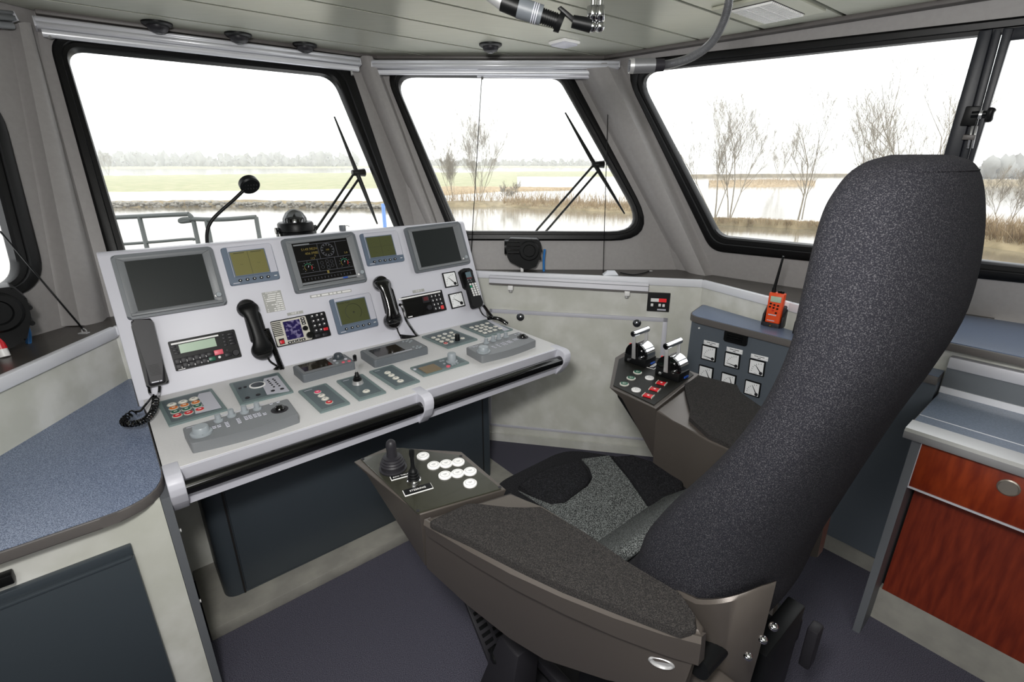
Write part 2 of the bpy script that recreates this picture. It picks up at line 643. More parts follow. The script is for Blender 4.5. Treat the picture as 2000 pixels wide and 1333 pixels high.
def wall(name, s, outer3, holes2, m, thick=0.05):
    out2 = [to2(s, p) for p in outer3]
    loops = [[Vector((x, y, 0)) for x, y in out2]] + [[Vector((x, y, 0)) for x, y in h] for h in holes2]
    tris = tessellate_polygon(loops)
    flat = [v for l in loops for v in l]
    bm = bmesh.new()
    fr = [bm.verts.new(s.p0 + s.ex * v.x + s.ey * v.y) for v in flat]
    bk = [bm.verts.new(s.p0 + s.ex * v.x + s.ey * v.y - s.n * thick) for v in flat]
    for t in tris:
        for q in (fr, bk):
            try:
                bm.faces.new([q[i] for i in t])
            except ValueError:
                pass
    k = 0
    for l in loops:
        n = len(l)
        for i in range(n):
            a, c = k + i, k + (i + 1) % n
            bm.faces.new((fr[a], fr[c], bk[c], bk[a]))
        k += n
    b = B()
    b.bm.free()
    b.bm = bm
    return struct(b.done(name, m, smooth=False))


def ring(s, outer, inner, z0, z1, name, m, parent=None, bev=0.0):
    """a frame between two matching 2-D loops on wall s"""
    b = B()
    P = lambda q, z: s.p0 + s.ex * q[0] + s.ey * q[1] + s.n * z
    n = len(outer)
    rows = [[P(q, z0) for q in outer], [P(q, z1 * 0.75) for q in outer],
            [P((q[0] * 0.85 + w[0] * 0.15, q[1] * 0.85 + w[1] * 0.15), z1) for q, w in zip(outer, inner)],
            [P((q[0] * 0.45 + w[0] * 0.55, q[1] * 0.45 + w[1] * 0.55), z1) for q, w in zip(outer, inner)],
            [P((q[0] * 0.38 + w[0] * 0.62, q[1] * 0.38 + w[1] * 0.62), z1 * 0.55) for q, w in zip(outer, inner)],
            [P((q[0] * 0.1 + w[0] * 0.9, q[1] * 0.1 + w[1] * 0.9), z1 * 0.5) for q, w in zip(outer, inner)],
            [P(q, z1 * 0.1) for q in inner], [P(q, z0) for q in inner]]
    vr = [[b.bm.verts.new(p) for p in r] for r in rows]
    for k in range(len(vr)):
        a, c = vr[k], vr[(k + 1) % len(vr)]
        for i in range(n):
            b.bm.faces.new((a[i], a[(i + 1) % n], c[(i + 1) % n], c[i]))
    return b.done(name, m, parent, angle=35)


def window(name, s, gl, ou, rg, ro):
    gi = rounded([s.loc(*p) for p in gl], rg, 8)
    go = rounded([s.loc(*p) for p in ou], ro, 8)
    w = struct(ring(s, go, gi, -0.03, 0.022, name, 'rubber'))
    P = lambda q, z: s.p0 + s.ex * q[0] + s.ey * q[1] + s.n * z
    c = (sum(q[0] for q in gi) / len(gi), sum(q[1] for q in gi) / len(gi))
    big = [(c[0] + (q[0] - c[0]) * 1.015, c[1] + (q[1] - c[1]) * 1.015) for q in gi]
    B().quad(*[P(q, -0.012) for q in big]).done('window_pane', 'pane', w, smooth=False)
    mid = [((a[0] + b_[0]) / 2, (a[1] + b_[1]) / 2) for a, b_ in zip(gi, go)]
    return mid


holes = {}
holes['f'] = window('window_1', FRONT, [(800, 505), (652, 146), (127, 92), (268, 565)], [(818, 535), (676, 112), (91, 66), (238, 600)], [0.1, 0.09, 0.06, 0.1], [0.13, 0.12, 0.09, 0.13])
holes['c'] = window('window_2', CORNER, [(1262, 452), (1092, 150), (768, 147), (897, 451)], [(1287, 471), (1106, 128), (746, 128), (884, 470)], [0.11, 0.08, 0.075, 0.09], [0.15, 0.1, 0.1, 0.11])
RT = (2330, 22)
holes['r'] = window('window_3', RIGHT, [(2220, 541), (2330, 28), (1240, 143), (1405, 462)], [(2230, 574), (2350, -8), (1213, 121), (1391, 489)], [0.05, 0.05, 0.075, 0.085], [0.06, 0.06, 0.1, 0.11])
holes['l'] = window('window_4', LEFT, [(41, 547), (-50, 200), (-330, 130), (-300, 625)], [(88, 562), (-12, 175), (-360, 105), (-330, 680)], [0.09, 0.09, 0.05, 0.05], [0.14, 0.13, 0.06, 0.06])

rear_l = [along(LEFT, ZL, -5.0), along(LEFT, ZT, -5.0)]
rear_r = [along(RIGHT, ZL, 4.5), along(RIGHT, ZT, 4.5)]
wall('wall_front', FRONT, [cor['lf'][0], cor['fc'][0], cor['fc'][1], cor['lf'][1]], [holes['f']], 'vinyl')
wall('wall_corner', CORNER, [cor['fc'][0], cor['cr'][0], cor['cr'][1], cor['fc'][1]], [holes['c']], 'vinyl')
wall('wall_right', RIGHT, [cor['cr'][0], rear_r[0], rear_r[1], cor['cr'][1]], [holes['r']], 'vinyl')
wall('wall_left', LEFT, [rear_l[0], cor['lf'][0], cor['lf'][1], rear_l[1]], [holes['l']], 'vinyl')
bl, br = rear_l[0].copy(), rear_r[0].copy()
for nm, a, c in (('wall_back', br, bl),):
    d = (c - a).normalized()
    nn = Vector((-d.y, d.x, 0)) * 0.05
    struct(B().hexa([Vector((a.x, a.y, 0)), Vector((c.x, c.y, 0)), Vector((c.x, c.y, 0)) - nn, Vector((a.x, a.y, 0)) - nn,
                     Vector((a.x, a.y, ZT)), Vector((c.x, c.y, ZT)), Vector((c.x, c.y, ZT)) - nn, Vector((a.x, a.y, ZT)) - nn]).done(nm, 'laminate', smooth=False))

# sliding frame of the right-hand window: fixed post and the sash behind it
def strip(s, px, z0, z1, bev=0.003):
    b = B()
    lo = [s.at(*p, z0) for p in px]
    hi = [s.p0 + (q - s.p0) - s.n * 0 for q in [l + s.n * (z1 - z0) for l in lo]]
    return b.hexa(lo + hi, bev)


w3 = bpy.data.objects['window_3']
strip(RIGHT, [(1789, 500), (1826, 497), (1942, 58), (1915, 62)], -0.02, 0.03).done('sash_post', 'frameblue', w3)
strip(RIGHT, [(1826, 497), (1841, 495), (1960, 54), (1942, 56)], -0.02, 0.012).done('sash_post', 'frameblue', w3)
strip(RIGHT, [(1841, 497), (1846, 497), (1982, 56), (1962, 56)], -0.02, 0.022).done('sash_post', 'frameblue', w3)
strip(RIGHT, [(1820, 528), (2225, 568), (2222, 541), (1838, 497)], -0.02, 0.01).done('sash_rail', 'frameblue', w3)
strip(RIGHT, [(1955, 82), (2330, 40), (2335, 12), (1965, 56)], -0.02, 0.012).done('sash_rail', 'frameblue', w3)


# moulded ribs that cover the corners between the windows
def rib(name, sa, a, sb, c, h, fr=(0.28, 0.72)):
    rings = []
    for (pa, pc) in zip(a, c):
        A, Cc = sa.at(*pa, -0.002), sb.at(*pc, -0.002)
        nn = (sa.n + sb.n).normalized()
        rows = [A]
        for f in (0.10, fr[0], 0.5, fr[1], 0.90):
            q = A.lerp(Cc, f)
            hh = h * (0.0 if f in (0.10, 0.90) else 1.0)
            k = math.sin(math.pi * f) * 0.02
            rows.append(q + nn * (hh + k))
        rows.append(Cc)
        nb = [Cc - nn * 0.12, A - nn * 0.12]
        rings.append(rows + nb)
    return struct(B().loft(rings).done(name, 'vinyl', angle=50))


rib('trim_1', FRONT, [(694, 118), (838, 470)], CORNER, [(738, 120), (868, 470)], 0.035)
rib('trim_2', CORNER, [(1120, 128), (1335, 536)], RIGHT, [(1216, 128), (1402, 548)], 0.04)
rib('trim_3', LEFT, [(14, 55), (118, 637)], FRONT, [(66, 55), (222, 640)], 0.03)

# ceiling: dark backing with satin metal strips under it, each strip a piece
LFt, FCt, CRt = [cor[k][1].copy() for k in ('lf', 'fc', 'cr')]
outline = [rear_l[1], LFt, FCt, CRt, rear_r[1]]
outline = [Vector((p.x, p.y, 0)) for p in outline]
ceil = struct(B().prism([Vector((p.x, p.y, 2.012)) for p in outline], [Vector((p.x, p.y, 2.05)) for p in outline]).done('ceiling', 'seam', smooth=False))


def clip(poly, nrm, d):
    out = []
    for i in range(len(poly)):
        a, c = poly[i], poly[(i + 1) % len(poly)]
        fa, fc = a.dot(nrm) - d, c.dot(nrm) - d
        if fa >= 0:
            out.append(a)
        if fa * fc < 0:
            out.append(a + (c - a) * (fa / (fa - fc)))
    return out


inset = []
cen = sum(outline, Vector()) / len(outline)
for i in range(len(outline)):
    a, c = outline[i], outline[(i + 1) % len(outline)]
    nrm = Vector((-(c - a).y, (c - a).x, 0)).normalized()
    if (cen - a).dot(nrm) < 0:
        nrm = -nrm
    inset.append((nrm, a.dot(nrm) + 0.012))
seams = [2.75, 2.455, 2.17, 1.91, 1.66, 1.40, 1.135, 0.85, 0.58, 0.31, 0.04, -0.23, -0.5, -0.77, -1.04, -1.31, -1.58, -1.85, -2.1]
for a, c in zip(seams, seams[1:]):
    pl = list(outline)
    for nrm, d in inset:
        pl = clip(pl, nrm, d) if pl else pl
    pl = clip(pl, VX, c + 0.008) if pl else pl
    pl = clip(pl, -VX, -(a - 0.008)) if pl else pl
    if len(pl) >= 3:
        B().prism([Vector((p.x, p.y, 2.0)) for p in pl], [Vector((p.x, p.y, 2.014)) for p in pl]).done('ceiling_panel', 'ceiling', ceil, smooth=False)
# cornice strips where ceiling meets wall
for k, (s, a, c) in enumerate(((RIGHT, CRt, rear_r[1]), (CORNER, FCt, CRt), (FRONT, LFt, FCt))):
    d = (c - a).normalized()
    nn = Vector((s.n.x, s.n.y, 0)).normalized()
    p = [a + nn * 0.0, c + nn * 0.0, c + nn * 0.045, a + nn * 0.045]
    struct(B().hexa([Vector((q.x, q.y, 1.985)) for q in p] + [Vector((q.x, q.y, 2.001)) for q in p], 0.003).done('trim_%d' % (4 + k), 'edge'))

# ------------------------------------------------------------------ ledges and lower walls
ZG = 0.95
eA = onz(0, 737, ZG)
eB = onz(221, 640, ZG)
eC = onz(925, 527, ZG)
eD = onz(1375, 551, ZG)
eE = onz(1545, 592, ZG)
eF = W(2.085, 0.55, ZG)
eG = W(2.085, -1.6, ZG)
eA0 = eA + (eA - eB) * 3.2
fC, fD = onz(935, 862, 0.0), onz(1290, 888, 0.0)
fC = fC + (fC - fD) * 0.05
fD = fD + (fD - fC).normalized() * 0.13
# keep that wall flat: one direction, slightly leaning
_dir = az(101)
_mt, _mb = (eC + eD) / 2, (fC + fD) / 2
_ht, _hb = (eD - eC).length / 2, (fD - fC).length / 2
eC, eD = _mt - _dir * _ht, _mt + _dir * _ht
fC, fD = _mb - _dir * (_ht * 0.97), _mb + _dir * (_ht * 0.97)


def lowwall(name, tl, tr, bl_, br_, m='laminate', back=0.06):
    d = (tr - tl).normalized()
    nn = Vector((-d.y, d.x, 0)) * back
    dz = Vector((0, 0, -0.031))
    P = [bl_, br_, br_ + nn, bl_ + nn, tl + dz, tr + dz, tr + nn, tl + nn]
    return struct(B().hexa(P).done(name, m, smooth=False))


gr = lambda p: Vector((p.x, p.y, 0))
lowwall('wall_lower_left', eA0, eB, gr(eA0), gr(eB))
lowwall('wall_lower_front', eB, eC, gr(eB), fC)
lowwall('wall_lower_corner', eC, eD, fC, fD)
lowwall('wall_lower_right', eD, eE, fD, gr(eE))
lowwall('wall_lower_side', eE, eF, gr(eE), gr(eF))
lowwall('wall_lower_back', eF, eG, gr(eF), gr(eG))
wb = {k: Vector((v[0].x, v[0].y, ZG)) for k, v in cor.items()}
lf2, rf2 = along(LEFT, ZG, -5.0), along(RIGHT, ZG, 4.5)
ledge_polys = [('trim_7', [eA0, eB, wb['lf'], lf2]), ('trim_8', [eB, eC, wb['fc'], wb['lf']]), ('trim_9', [eC, eD, wb['cr'], wb['fc']]),
               ('trim_10', [eD, eE, eF, along(RIGHT, ZG, 1.7), wb['cr']])]
for nm, pl in ledge_polys:
    struct(B().prism([p - ZX * 0.03 for p in pl], [p.copy() for p in pl]).done(nm, 'ledge', smooth=False))
# pale edging along the front of the ledge
k = 11
for a, c, h in ((eA0, eB, 0.036), (eB, eC, 0.03), (eC, eD, 0.034), (eD, eE, 0.034), (eE, eF, 0.034)):
    d = (c - a).normalized()
    nn = Vector((d.y, -d.x, 0))
    P = [a - nn * 0.012, c - nn * 0.012, c + nn * 0.012, a + nn * 0.012]
    struct(B().hexa([q - ZX * h for q in P] + [q + ZX * 0.003 for q in P], 0.004).done('trim_%d' % k, 'trimgrey'))
    k += 1

# floor
fl = [rear_l[0], cor['lf'][0], cor['fc'][0], cor['cr'][0], rear_r[0]]
fo = []
for p in fl:
    q = Vector((p.x, p.y, 0))
    fo.append(q * 1.06)
struct(B().prism([q - ZX * 0.04 for q in fo], [q.copy() for q in fo]).done('floor', 'carpet', smooth=False))
# pale skirting under the corner wall and the side wall
for nm, a, c in (('baseboard_corner', fC, fD), ('baseboard_right', fD, gr(eE))):
    d = (c - a).normalized()
    nn = Vector((d.y, -d.x, 0))
    P = [a, c, c + nn * 0.008, a + nn * 0.008]
    struct(B().hexa([q.copy() for q in P] + [q + ZX * 0.05 for q in P]).done(nm, 'laminate', smooth=False))

# ================================================================== outside: deck, water, banks
struct(B().box(-3.2, 1.3, 3.3, 7.6, -0.32, -0.2, f=lambda p: W(p.x, p.y, p.z)).done('foredeck', 'railpaint', smooth=False))
ZW = -3.0
wt = B().quad(Vector((-900, 9, ZW)), Vector((900, 9, ZW)), Vector((900, 1500, ZW)), Vector((-900, 1500, ZW))).done('river', 'water', smooth=False)
tag(wt, 'pale muddy river spreading from the ship to the far shore', 'water', kind='stuff')
wl = B().box(-2.2, 2.0, -4, 3.1, -3.2, -0.3, f=lambda p: W(p.x, p.y, p.z)).done('hull', 'railpaint', smooth=False)
struct(wl)


def bank(name, near, far, h, m, label, cat, jag=0.0, seed=1, zf=None):
    """ground rising out of the water: near and far shore lines given where they are seen"""
    rnd = random.Random(seed)

    def res(pl, n=60):
        out = []
        for i in range(n + 1):
            t = i / n * (len(pl) - 1)
            k_ = min(int(t), len(pl) - 2)
            f = t - k_
            out.append((pl[k_][0] * (1 - f) + pl[k_ + 1][0] * f, pl[k_][1] * (1 - f) + pl[k_ + 1][1] * f + (rnd.random() - 0.5) * jag))
        return out
    nr = [onz(x, y, ZW) for x, y in res(near)]
    fr = [onz(x, y, ZW + h) for x, y in res(far)]
    rows = []
    for t in (0, 0.06, 0.2, 0.45, 0.7, 0.92, 1.0):
        row = []
        for a, c in zip(nr, fr):
            p = a.lerp(c, t)
            p.z = ZW + h * min(1.0, t * 6) * (0.85 + 0.3 * rnd.random() * (0 < t < 1)) if t < 1 else ZW - 0.05
            if t == 0:
                p.z = ZW - 0.05
            row.append(p)
        rows.append(row)
    b = B()
    vs = [[b.bm.verts.new(p) for p in r] for r in rows]
    for r0, r1 in zip(vs, vs[1:]):
        for i in range(len(r0) - 1):
            b.bm.faces.new((r0[i], r0[i + 1], r1[i + 1], r1[i]))
    o = b.done(name, m, angle=60)
    return tag(o, label, cat), nr, fr


bank('grass_island', [(60, 377), (420, 374), (800, 368), (1010, 372)], [(40, 345), (420, 340), (800, 335), (1010, 338)], 0.55, 'grass', 'flat pale green grass island beyond the front window', 'grass', 0.8, 3)
bank('grass_spit', [(930, 345), (1160, 346), (1260, 343)], [(930, 335), (1160, 334), (1260, 336)], 0.4, 'grass', 'thin green strip of land beyond the corner window', 'grass', 0.5, 5)
bank('sand_flat', [(845, 384), (980, 374), (1120, 371)], [(840, 363), (980, 364), (1120, 366)], 0.25, 'reed', 'low tan reed flat behind the bare saplings', 'land', 0.8, 6)
_, dn, df = bank('dike', [(150, 406), (480, 404), (760, 408)], [(150, 393), (480, 391), (760, 394)], 0.5, 'mud', 'low rock dike with grassy top in front of grass island', 'dike', 0.6, 8)
_, cn, cf = bank('river_bank', [(820, 404), (1000, 405), (1140, 412), (1300, 422)], [(820, 392), (1000, 392), (1140, 398), (1300, 404)], 0.35, 'mud', 'muddy bank with reeds seen through the corner window', 'bank', 1.0, 9)
_, rn, rf = bank('river_bank', [(1340, 438), (1480, 443), (1600, 450), (1800, 462), (2060, 505)], [(1340, 425), (1480, 428), (1600, 434), (1800, 442), (2060, 452)], 0.5, 'mud', 'grassy stone edged bank under the bare trees at right', 'bank', 1.4, 10)
_, inn, inf = bank('reed_island', [(1385, 365), (1500, 366), (1592, 363)], [(1385, 352), (1500, 350), (1592, 353)], 0.5, 'reed', 'small tan reed island behind the bare trees', 'island', 0.8, 12)
bank('far_shore', [(-200, 331), (300, 330), (800, 328), (1240, 328)], [(-200, 325), (300, 325), (800, 324), (1240, 324)], 0.8, 'grass', 'hazy far shore line across the water at left', 'shore', 0.2, 13)
bank('far_shore', [(1880, 366), (1960, 362), (2150, 372)], [(1880, 352), (1960, 350), (2150, 352)], 0.8, 'mud', 'tan far shore at the right edge of the view', 'shore', 0.4, 14)
bank('far_shore', [(1250, 349), (1500, 345), (1800, 345)], [(1250, 342), (1500, 340), (1800, 340)], 0.8, 'mud', 'faint far shore behind the bare trees at right', 'shore', 0.4, 15)


def wood(name, x0, x1, ybase, ytop, label, seed):
    """a distant wood: many small crowns in one mass nobody could count"""
    rnd = random.Random(seed)
    b = B()
    dist = (onz(0.5 * (x0 + x1), ybase, ZW) - EYE).length
    n = int((x1 - x0) / 2.2)
    for i in range(n):
        x = x0 + (x1 - x0) * (i + rnd.random()) / n
        p = onz(x, ybase + rnd.uniform(-1, 1), ZW)
        hh = (ybase - ytop) / FPX * dist * rnd.choice((0.4, 0.5, 0.6, 0.75, 1.0)) * rnd.uniform(0.8, 1.0)
        r = hh * rnd.uniform(0.16, 0.34)
        b.tube([p, p + ZX * hh * 0.5], r * 0.08, 5)
        b.ball(p + ZX * hh * 0.55, r, hh * 0.45 / r, 7, 6)
    for v in b.bm.verts:
        if v.co.z > ZW + 1.5:
            v.co += Vector((rnd.gauss(0, 0.0022), 0, rnd.gauss(0, 0.0022))) * dist
    return tag(b.done(name, 'farwood', angle=80), label, 'trees', kind='stuff')


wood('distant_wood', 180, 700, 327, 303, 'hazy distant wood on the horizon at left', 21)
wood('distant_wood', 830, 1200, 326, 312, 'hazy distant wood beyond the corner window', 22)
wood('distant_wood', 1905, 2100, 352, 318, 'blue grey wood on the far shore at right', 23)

# stones of the dike, reeds
rnd = random.Random(5)
b = B()
for i in range(900):
    t = rnd.random()
    f = t * (len(dn) - 1)
    j = min(int(f), len(dn) - 2)
    p = dn[j].lerp(dn[j + 1], f - j)
    q = df[j].lerp(df[j + 1], f - j)
    c = p.lerp(q, rnd.uniform(-0.02, 0.3))
    r = rnd.uniform(0.12, 0.3)
    b.ball(Vector((c.x, c.y, ZW + rnd.uniform(0.0, 0.45))), r, rnd.uniform(0.5, 0.8), 6, 4)
tag(b.done('dike_stones', 'stone', smooth=False), 'rubble stones along the waterline of the dike', 'stones', kind='stuff')


def reeds(name, na, fa, n, h0, h1, lo, hi, label, seed, t0=0.0, t1=1.0):
    rnd = random.Random(seed)
    b = B()
    for i in range(n):
        f = (t0 + (t1 - t0) * rnd.random()) * (len(na) - 1)
        j = min(int(f), len(na) - 2)
        c = na[j].lerp(na[j + 1], f - j).lerp(fa[j].lerp(fa[j + 1], f - j), rnd.uniform(lo, hi))
        h = rnd.uniform(h0, h1)
        c.z = ZW + 0.15
        d = Vector((rnd.gauss(0, 0.25), rnd.gauss(0, 0.1), 1)) * h
        wv = Vector((0.018, 0.006, 0))
        a0, a1, a2, a3 = c - wv, c + wv, c + d * 0.6 + wv * 0.8, c + d * 0.6 - wv * 0.8
        tip = c + d + Vector((rnd.gauss(0, 0.12) * h, 0, -0.05 * h))
        vs = [b.bm.verts.new(q) for q in (a0, a1, a2, a3, tip)]
        b.bm.faces.new(vs[:4])
        b.bm.faces.new((vs[3], vs[2], vs[4]))
    return tag(b.done(name, 'reed', smooth=False), label, 'reeds', kind='stuff')


reeds('reeds', cn, cf, 2600, 0.3, 0.9, 0.05, 0.9, 'dry reeds on the bank in the corner window', 31, 0.3, 1.0)
reeds('reeds', cn, cf, 700, 0.8, 1.9, 0.5, 1.0, 'tall thin twiggy reeds around the bare saplings', 32, 0.05, 0.85)
reeds('reeds', rn, rf, 2600, 0.2, 0.6, 0.05, 0.8, 'dry reeds on the bank under the bare trees', 33, 0.1, 0.75)
reeds('reeds', rn, rf, 2600, 0.6, 1.7, 0.1, 0.9, 'dense tan reeds at the right edge of the view', 34, 0.8, 1.0)
reeds('reeds', inn, inf, 1500, 0.5, 1.4, 0.1, 0.9, 'tan reeds on the small island behind the trees', 35)


def tree(name, x, y, h, label, seed, lean=0.0, stems=3, spread=0.42, group=None, rad=0.0145):
    rnd = random.Random(seed)
    base = onz(x, y, ZW) + ZX * 0.1
    b = B()

    def grow(p, d, L, r, lev):
        n = 4
        pts, rs = [p], [r]
        q = p.copy()
        for i in range(n):
            d = (d + Vector((rnd.gauss(0, 0.1), rnd.gauss(0, 0.1), 0.05))).normalized()
            q = q + d * (L / n)
            pts.append(q.copy())
            rs.append(r * (1 - 0.65 * (i + 1) / n))
        b.tube(pts, rs, 4 if lev < 2 else 3, False)
        if lev >= 4:
            return
        for i in range((8, 6, 5, 5)[lev]):
            t = rnd.uniform(0.25, 1.0)
            kf = t * n
            j = min(int(kf), n - 1)
            s0 = pts[j].lerp(pts[j + 1], kf - j)
            a = rnd.uniform(0, 2 * math.pi)
            side = d.orthogonal().normalized()
            side = (side * math.cos(a) + d.cross(side) * math.sin(a)).normalized()
            nd = (d + side * rnd.uniform(0.4, 0.8) + ZX * 0.28).normalized()
            grow(s0, nd, L * rnd.uniform(0.38, 0.62), max(0.005, r * 0.42 * (1.1 - 0.4 * t)), lev + 1)
    for k_ in range(stems):
        a = 2 * math.pi * (k_ + rnd.random() * 0.6) / stems
        d = Vector((math.cos(a) * spread + lean, math.sin(a) * spread * 0.6, 1)).normalized()
        grow(base + Vector((math.cos(a), math.sin(a), 0)) * 0.15, d, h * rnd.uniform(0.75, 0.95), rad * h * rnd.uniform(0.45, 0.7), 0)
    return tag(b.done(name, 'bark', smooth=False), label, 'tree', group)


tree('bare_tree', 1395, 428, 7.0, 'bare tree leftmost in the right window, trunks forking low', 41, -0.12, 3, 0.3)
tree('bare_tree', 1425, 430, 7.2, 'bare tree second from the left in the right window', 42, 0.18, 3, 0.3)
tree('bare_tree', 1562, 432, 7.0, 'slim bare tree beside the chair back in the right window', 43, 0.02, 2, 0.14)
tree('bare_tree', 1790, 440, 8.2, 'large bare tree spreading behind the top of the chair', 44, -0.18, 4, 0.5)
tree('bare_tree', 1700, 438, 6.2, 'bare tree half hidden left of the chair headrest', 48, -0.2, 3, 0.45)
tree('bare_tree', 1960, 455, 3.2, 'small bare tree right of the chair headrest', 45, -0.3, 3, 0.5)
tree('bare_tree', 1520, 357, 7.0, 'pale bare tree on the small reed island', 46, 0.0, 4, 0.3)
tree('bare_sapling', 936, 398, 7.0, 'tall bare sapling clump beside the blind cord in the corner window', 51, 0.02, 6, 0.14, rad=0.012)
tree('bare_sapling', 885, 396, 5.2, 'shorter bare sapling clump at the left of the corner window', 52, -0.03, 5, 0.16, rad=0.012)
tree('bare_bush', 995, 400, 1.6, 'low bare bush on the bank in the corner window', 53, 0.1, 5, 0.6, rad=0.012)
tree('bare_bush', 212, 342, 6.0, 'faint bare bush at the left edge of the front window', 54, 0.1, 4, 0.5, rad=0.012)

# deck railing seen over the console
def railing(pts, mids, posts, dist, label):
    n = -Vector((0.0, 1.0, 0))
    s = Surf((0, dist, 0), n, CX)
    e = empty('deck_railing', Matrix.Translation(s.at(*posts[0])))
    e.location.z = -0.2
    off = e.location.copy()
    L = lambda q: s.at(*q) - off
    B().tube(smoothpath([L(q) for q in pts], 5), 0.021, 8).done('top_rail', 'railpaint', e)
    for mm in mids:
        B().tube(smoothpath([L(q) for q in mm], 4), 0.014, 8).done('middle_rail', 'railpaint', e)
    for q in posts:
        t = L(q)
        B().cone(t, Vector((t.x, t.y, 0.0)), 0.021, n=8).done('post', 'railpaint', e)
    return tag(e, label, 'railing')


railing([(150, 429), (230, 425), (355, 419), (368, 419), (375, 427), (366, 430)], [[(200, 480), (300, 473), (372, 467), (380, 470)]], [(272, 423)], 5.0, 'grey green deck railing at the left of the front window')
railing([(372, 431), (355, 433), (352, 431), (366, 428), (430, 429), (500, 424)], [], [(378, 432), (403, 430), (500, 424)], 5.0, 'grey green deck railing nearer the compass')

# river mist: a thin real haze over the water from the near bank outwards
vm = bpy.data.materials.new('river_mist')
vm.use_nodes = True
nt_ = vm.node_tree
nt_.nodes.clear()
vo = nt_.nodes.new('ShaderNodeOutputMaterial')
vs_ = nt_.nodes.new('ShaderNodeVolumeScatter')
vs_.inputs['Density'].default_value = 0.0015
vs_.inputs['Color'].default_value = (0.97, 0.985, 1.0, 1)
vs_.inputs['Anisotropy'].default_value = 0.3
nt_.links.new(vs_.outputs[0], vo.inputs['Volume'])
M['mist'] = vm
mi = B().box(-520, 520, 14, 520, ZW - 0.5, 40).done('river_mist', 'mist', smooth=False)
tag(mi, 'thin pale mist hanging over the river and far shores', 'mist', kind='stuff')

# ================================================================== the console
ZD_, VF, VC = 0.77, 1.312, 1.88
CW_ = 1.40
DESK = Surf(W(0, VF, ZD_), ZX, UX)
PT = (VX * 0.18 + ZX * 0.451).normalized()
PANEL = Surf(W(0, VC, ZD_), UX.cross(PT), UX)
wuv = lambda p: W(p.x, p.y, p.z)


def extr(name, prof, u0, u1, m, parent=None, bev=0.0, label=None):
    o = B().prism([W(u0, v, z) for v, z in prof], [W(u1, v, z) for v, z in prof], bev).done(name, m, parent, label=label)
    return o


con = empty('helm_console')
tag(con, 'grey helm console with sloping instrument panel and black handrail', 'console')
extr('desk_top', [(1.362, 0.765), (1.366, 0.77), (1.90, 0.77), (1.90, 0.672), (1.372, 0.672), (1.352, 0.690), (1.356, 0.694), (1.378, 0.70), (1.374, 0.722)], 0.002, CW_ - 0.002, 'deskpaint', con)
extr('front_lip', [(1.350, 0.694), (1.374, 0.698), (1.374, 0.666), (1.356, 0.664)], 0.03, CW_ - 0.03, 'console', con)
extr('front_face', [(1.356, 0.768), (1.366, 0.7695), (1.378, 0.722), (1.370, 0.720)], 0.03, CW_ - 0.03, 'console', con)
extr('instrument_panel', [(1.88, 0.771), (2.057, 1.215), (2.066, 1.222), (2.10, 1.222), (2.10, 0.70), (1.88, 0.70)], -0.012, CW_, 'console', con, 0.003)
for u0, u1 in ((0.0, 0.036), (0.712, 0.748), (CW_ - 0.036, CW_)):
    extr('rail_bracket', [(1.40, 0.7715), (1.335, 0.7715), (1.320, 0.767), (1.311, 0.757), (1.309, 0.742), (1.312, 0.722), (1.330, 0.690), (1.358, 0.655), (1.40, 0.655)], u0, u1, 'console', con, 0.003)
B().cone(W(0.02, 1.338, 0.724), W(CW_ - 0.02, 1.338, 0.724), 0.0205, n=18).done('hand_rail', 'blackg', con)
extr('back_panel', [(1.895, 0.0), (1.915, 0.0), (1.915, 0.68), (1.895, 0.68)], 0.0, CW_, 'laminate', con)
B().box(0.004, 1.33, 1.565, 1.92, 0.0, 0.045, 0.003, f=wuv).done('plinth', 'plinth', con)
ped = rounded([(0.075, 1.66), (1.245, 1.66), (1.245, 1.90), (0.075, 1.90)], [0.05, 0.02, 0, 0], 8)
B().prism([W(u, v, 0.047) for u, v in ped], [W(u, v, 0.69) for u, v in ped]).done('pedestal', 'slate', con)
B().box(0.140, 1.19, 1.652, 1.661, 0.06, 0.665, 0.003, f=wuv).done('pedestal_door', 'slate', con)
for u_ in (.134, 1.194):
    B().box(u_ - .003, u_ + .003, 1.6545, 1.661, 0.05, 0.68, f=wuv).done('door_seam', 'seam', con)

# ------------------------------------------------------------------ counter and cabinet left of the console
cab = empty('side_cabinet')
tag(cab, 'low side cabinet left of the console with blue speckled worktop', 'cabinet')
top = rounded([(-0.0135, 1.885), (-0.0135, 2.25), (-0.784, 1.285), (-0.0008, 1.285), (-0.0008, 1.875)], [0, 0, 0, 0.13, 0], 8)
B().prism([W(u, v, 0.722) for u, v in top], [W(u, v, 0.7485) for u, v in top], 0.003).done('worktop_edge', 'edge', cab)
ins = rounded([(-0.015, 1.885), (-0.015, 2.24), (-0.775, 1.291), (-0.0035, 1.291), (-0.0035, 1.875)], [0, 0, 0, 0.126, 0], 8)
B().prism([W(u, v, 0.7484) for u, v in ins], [W(u, v, 0.7505) for u, v in ins]).done('worktop', 'bluelam', cab)
B().box(-0.95, -0.02, 1.325, 1.345, 0.0, 0.722, f=wuv).done('front_panel', 'laminate', cab)
B().box(-0.019, 0.0, 1.322, 1.90, 0.0, 0.722, f=wuv).done('end_panel', 'greypost', cab)
CABF = Surf(W(0, 1.325, 0), -VX, UX)
q = CABF.loc(255, 1060)
q2 = CABF.loc(330, 1290)
dr = B().box(-0.9, q[0], 1.306, 1.326, 0.05, q[1] - 0.03, 0.004, f=wuv).done('door', 'slate', cab)
B().box(-0.9, q[0], 1.312, 1.326, q[1] - 0.028, q[1], 0.003, f=wuv).done('door_rail', 'slate', cab)
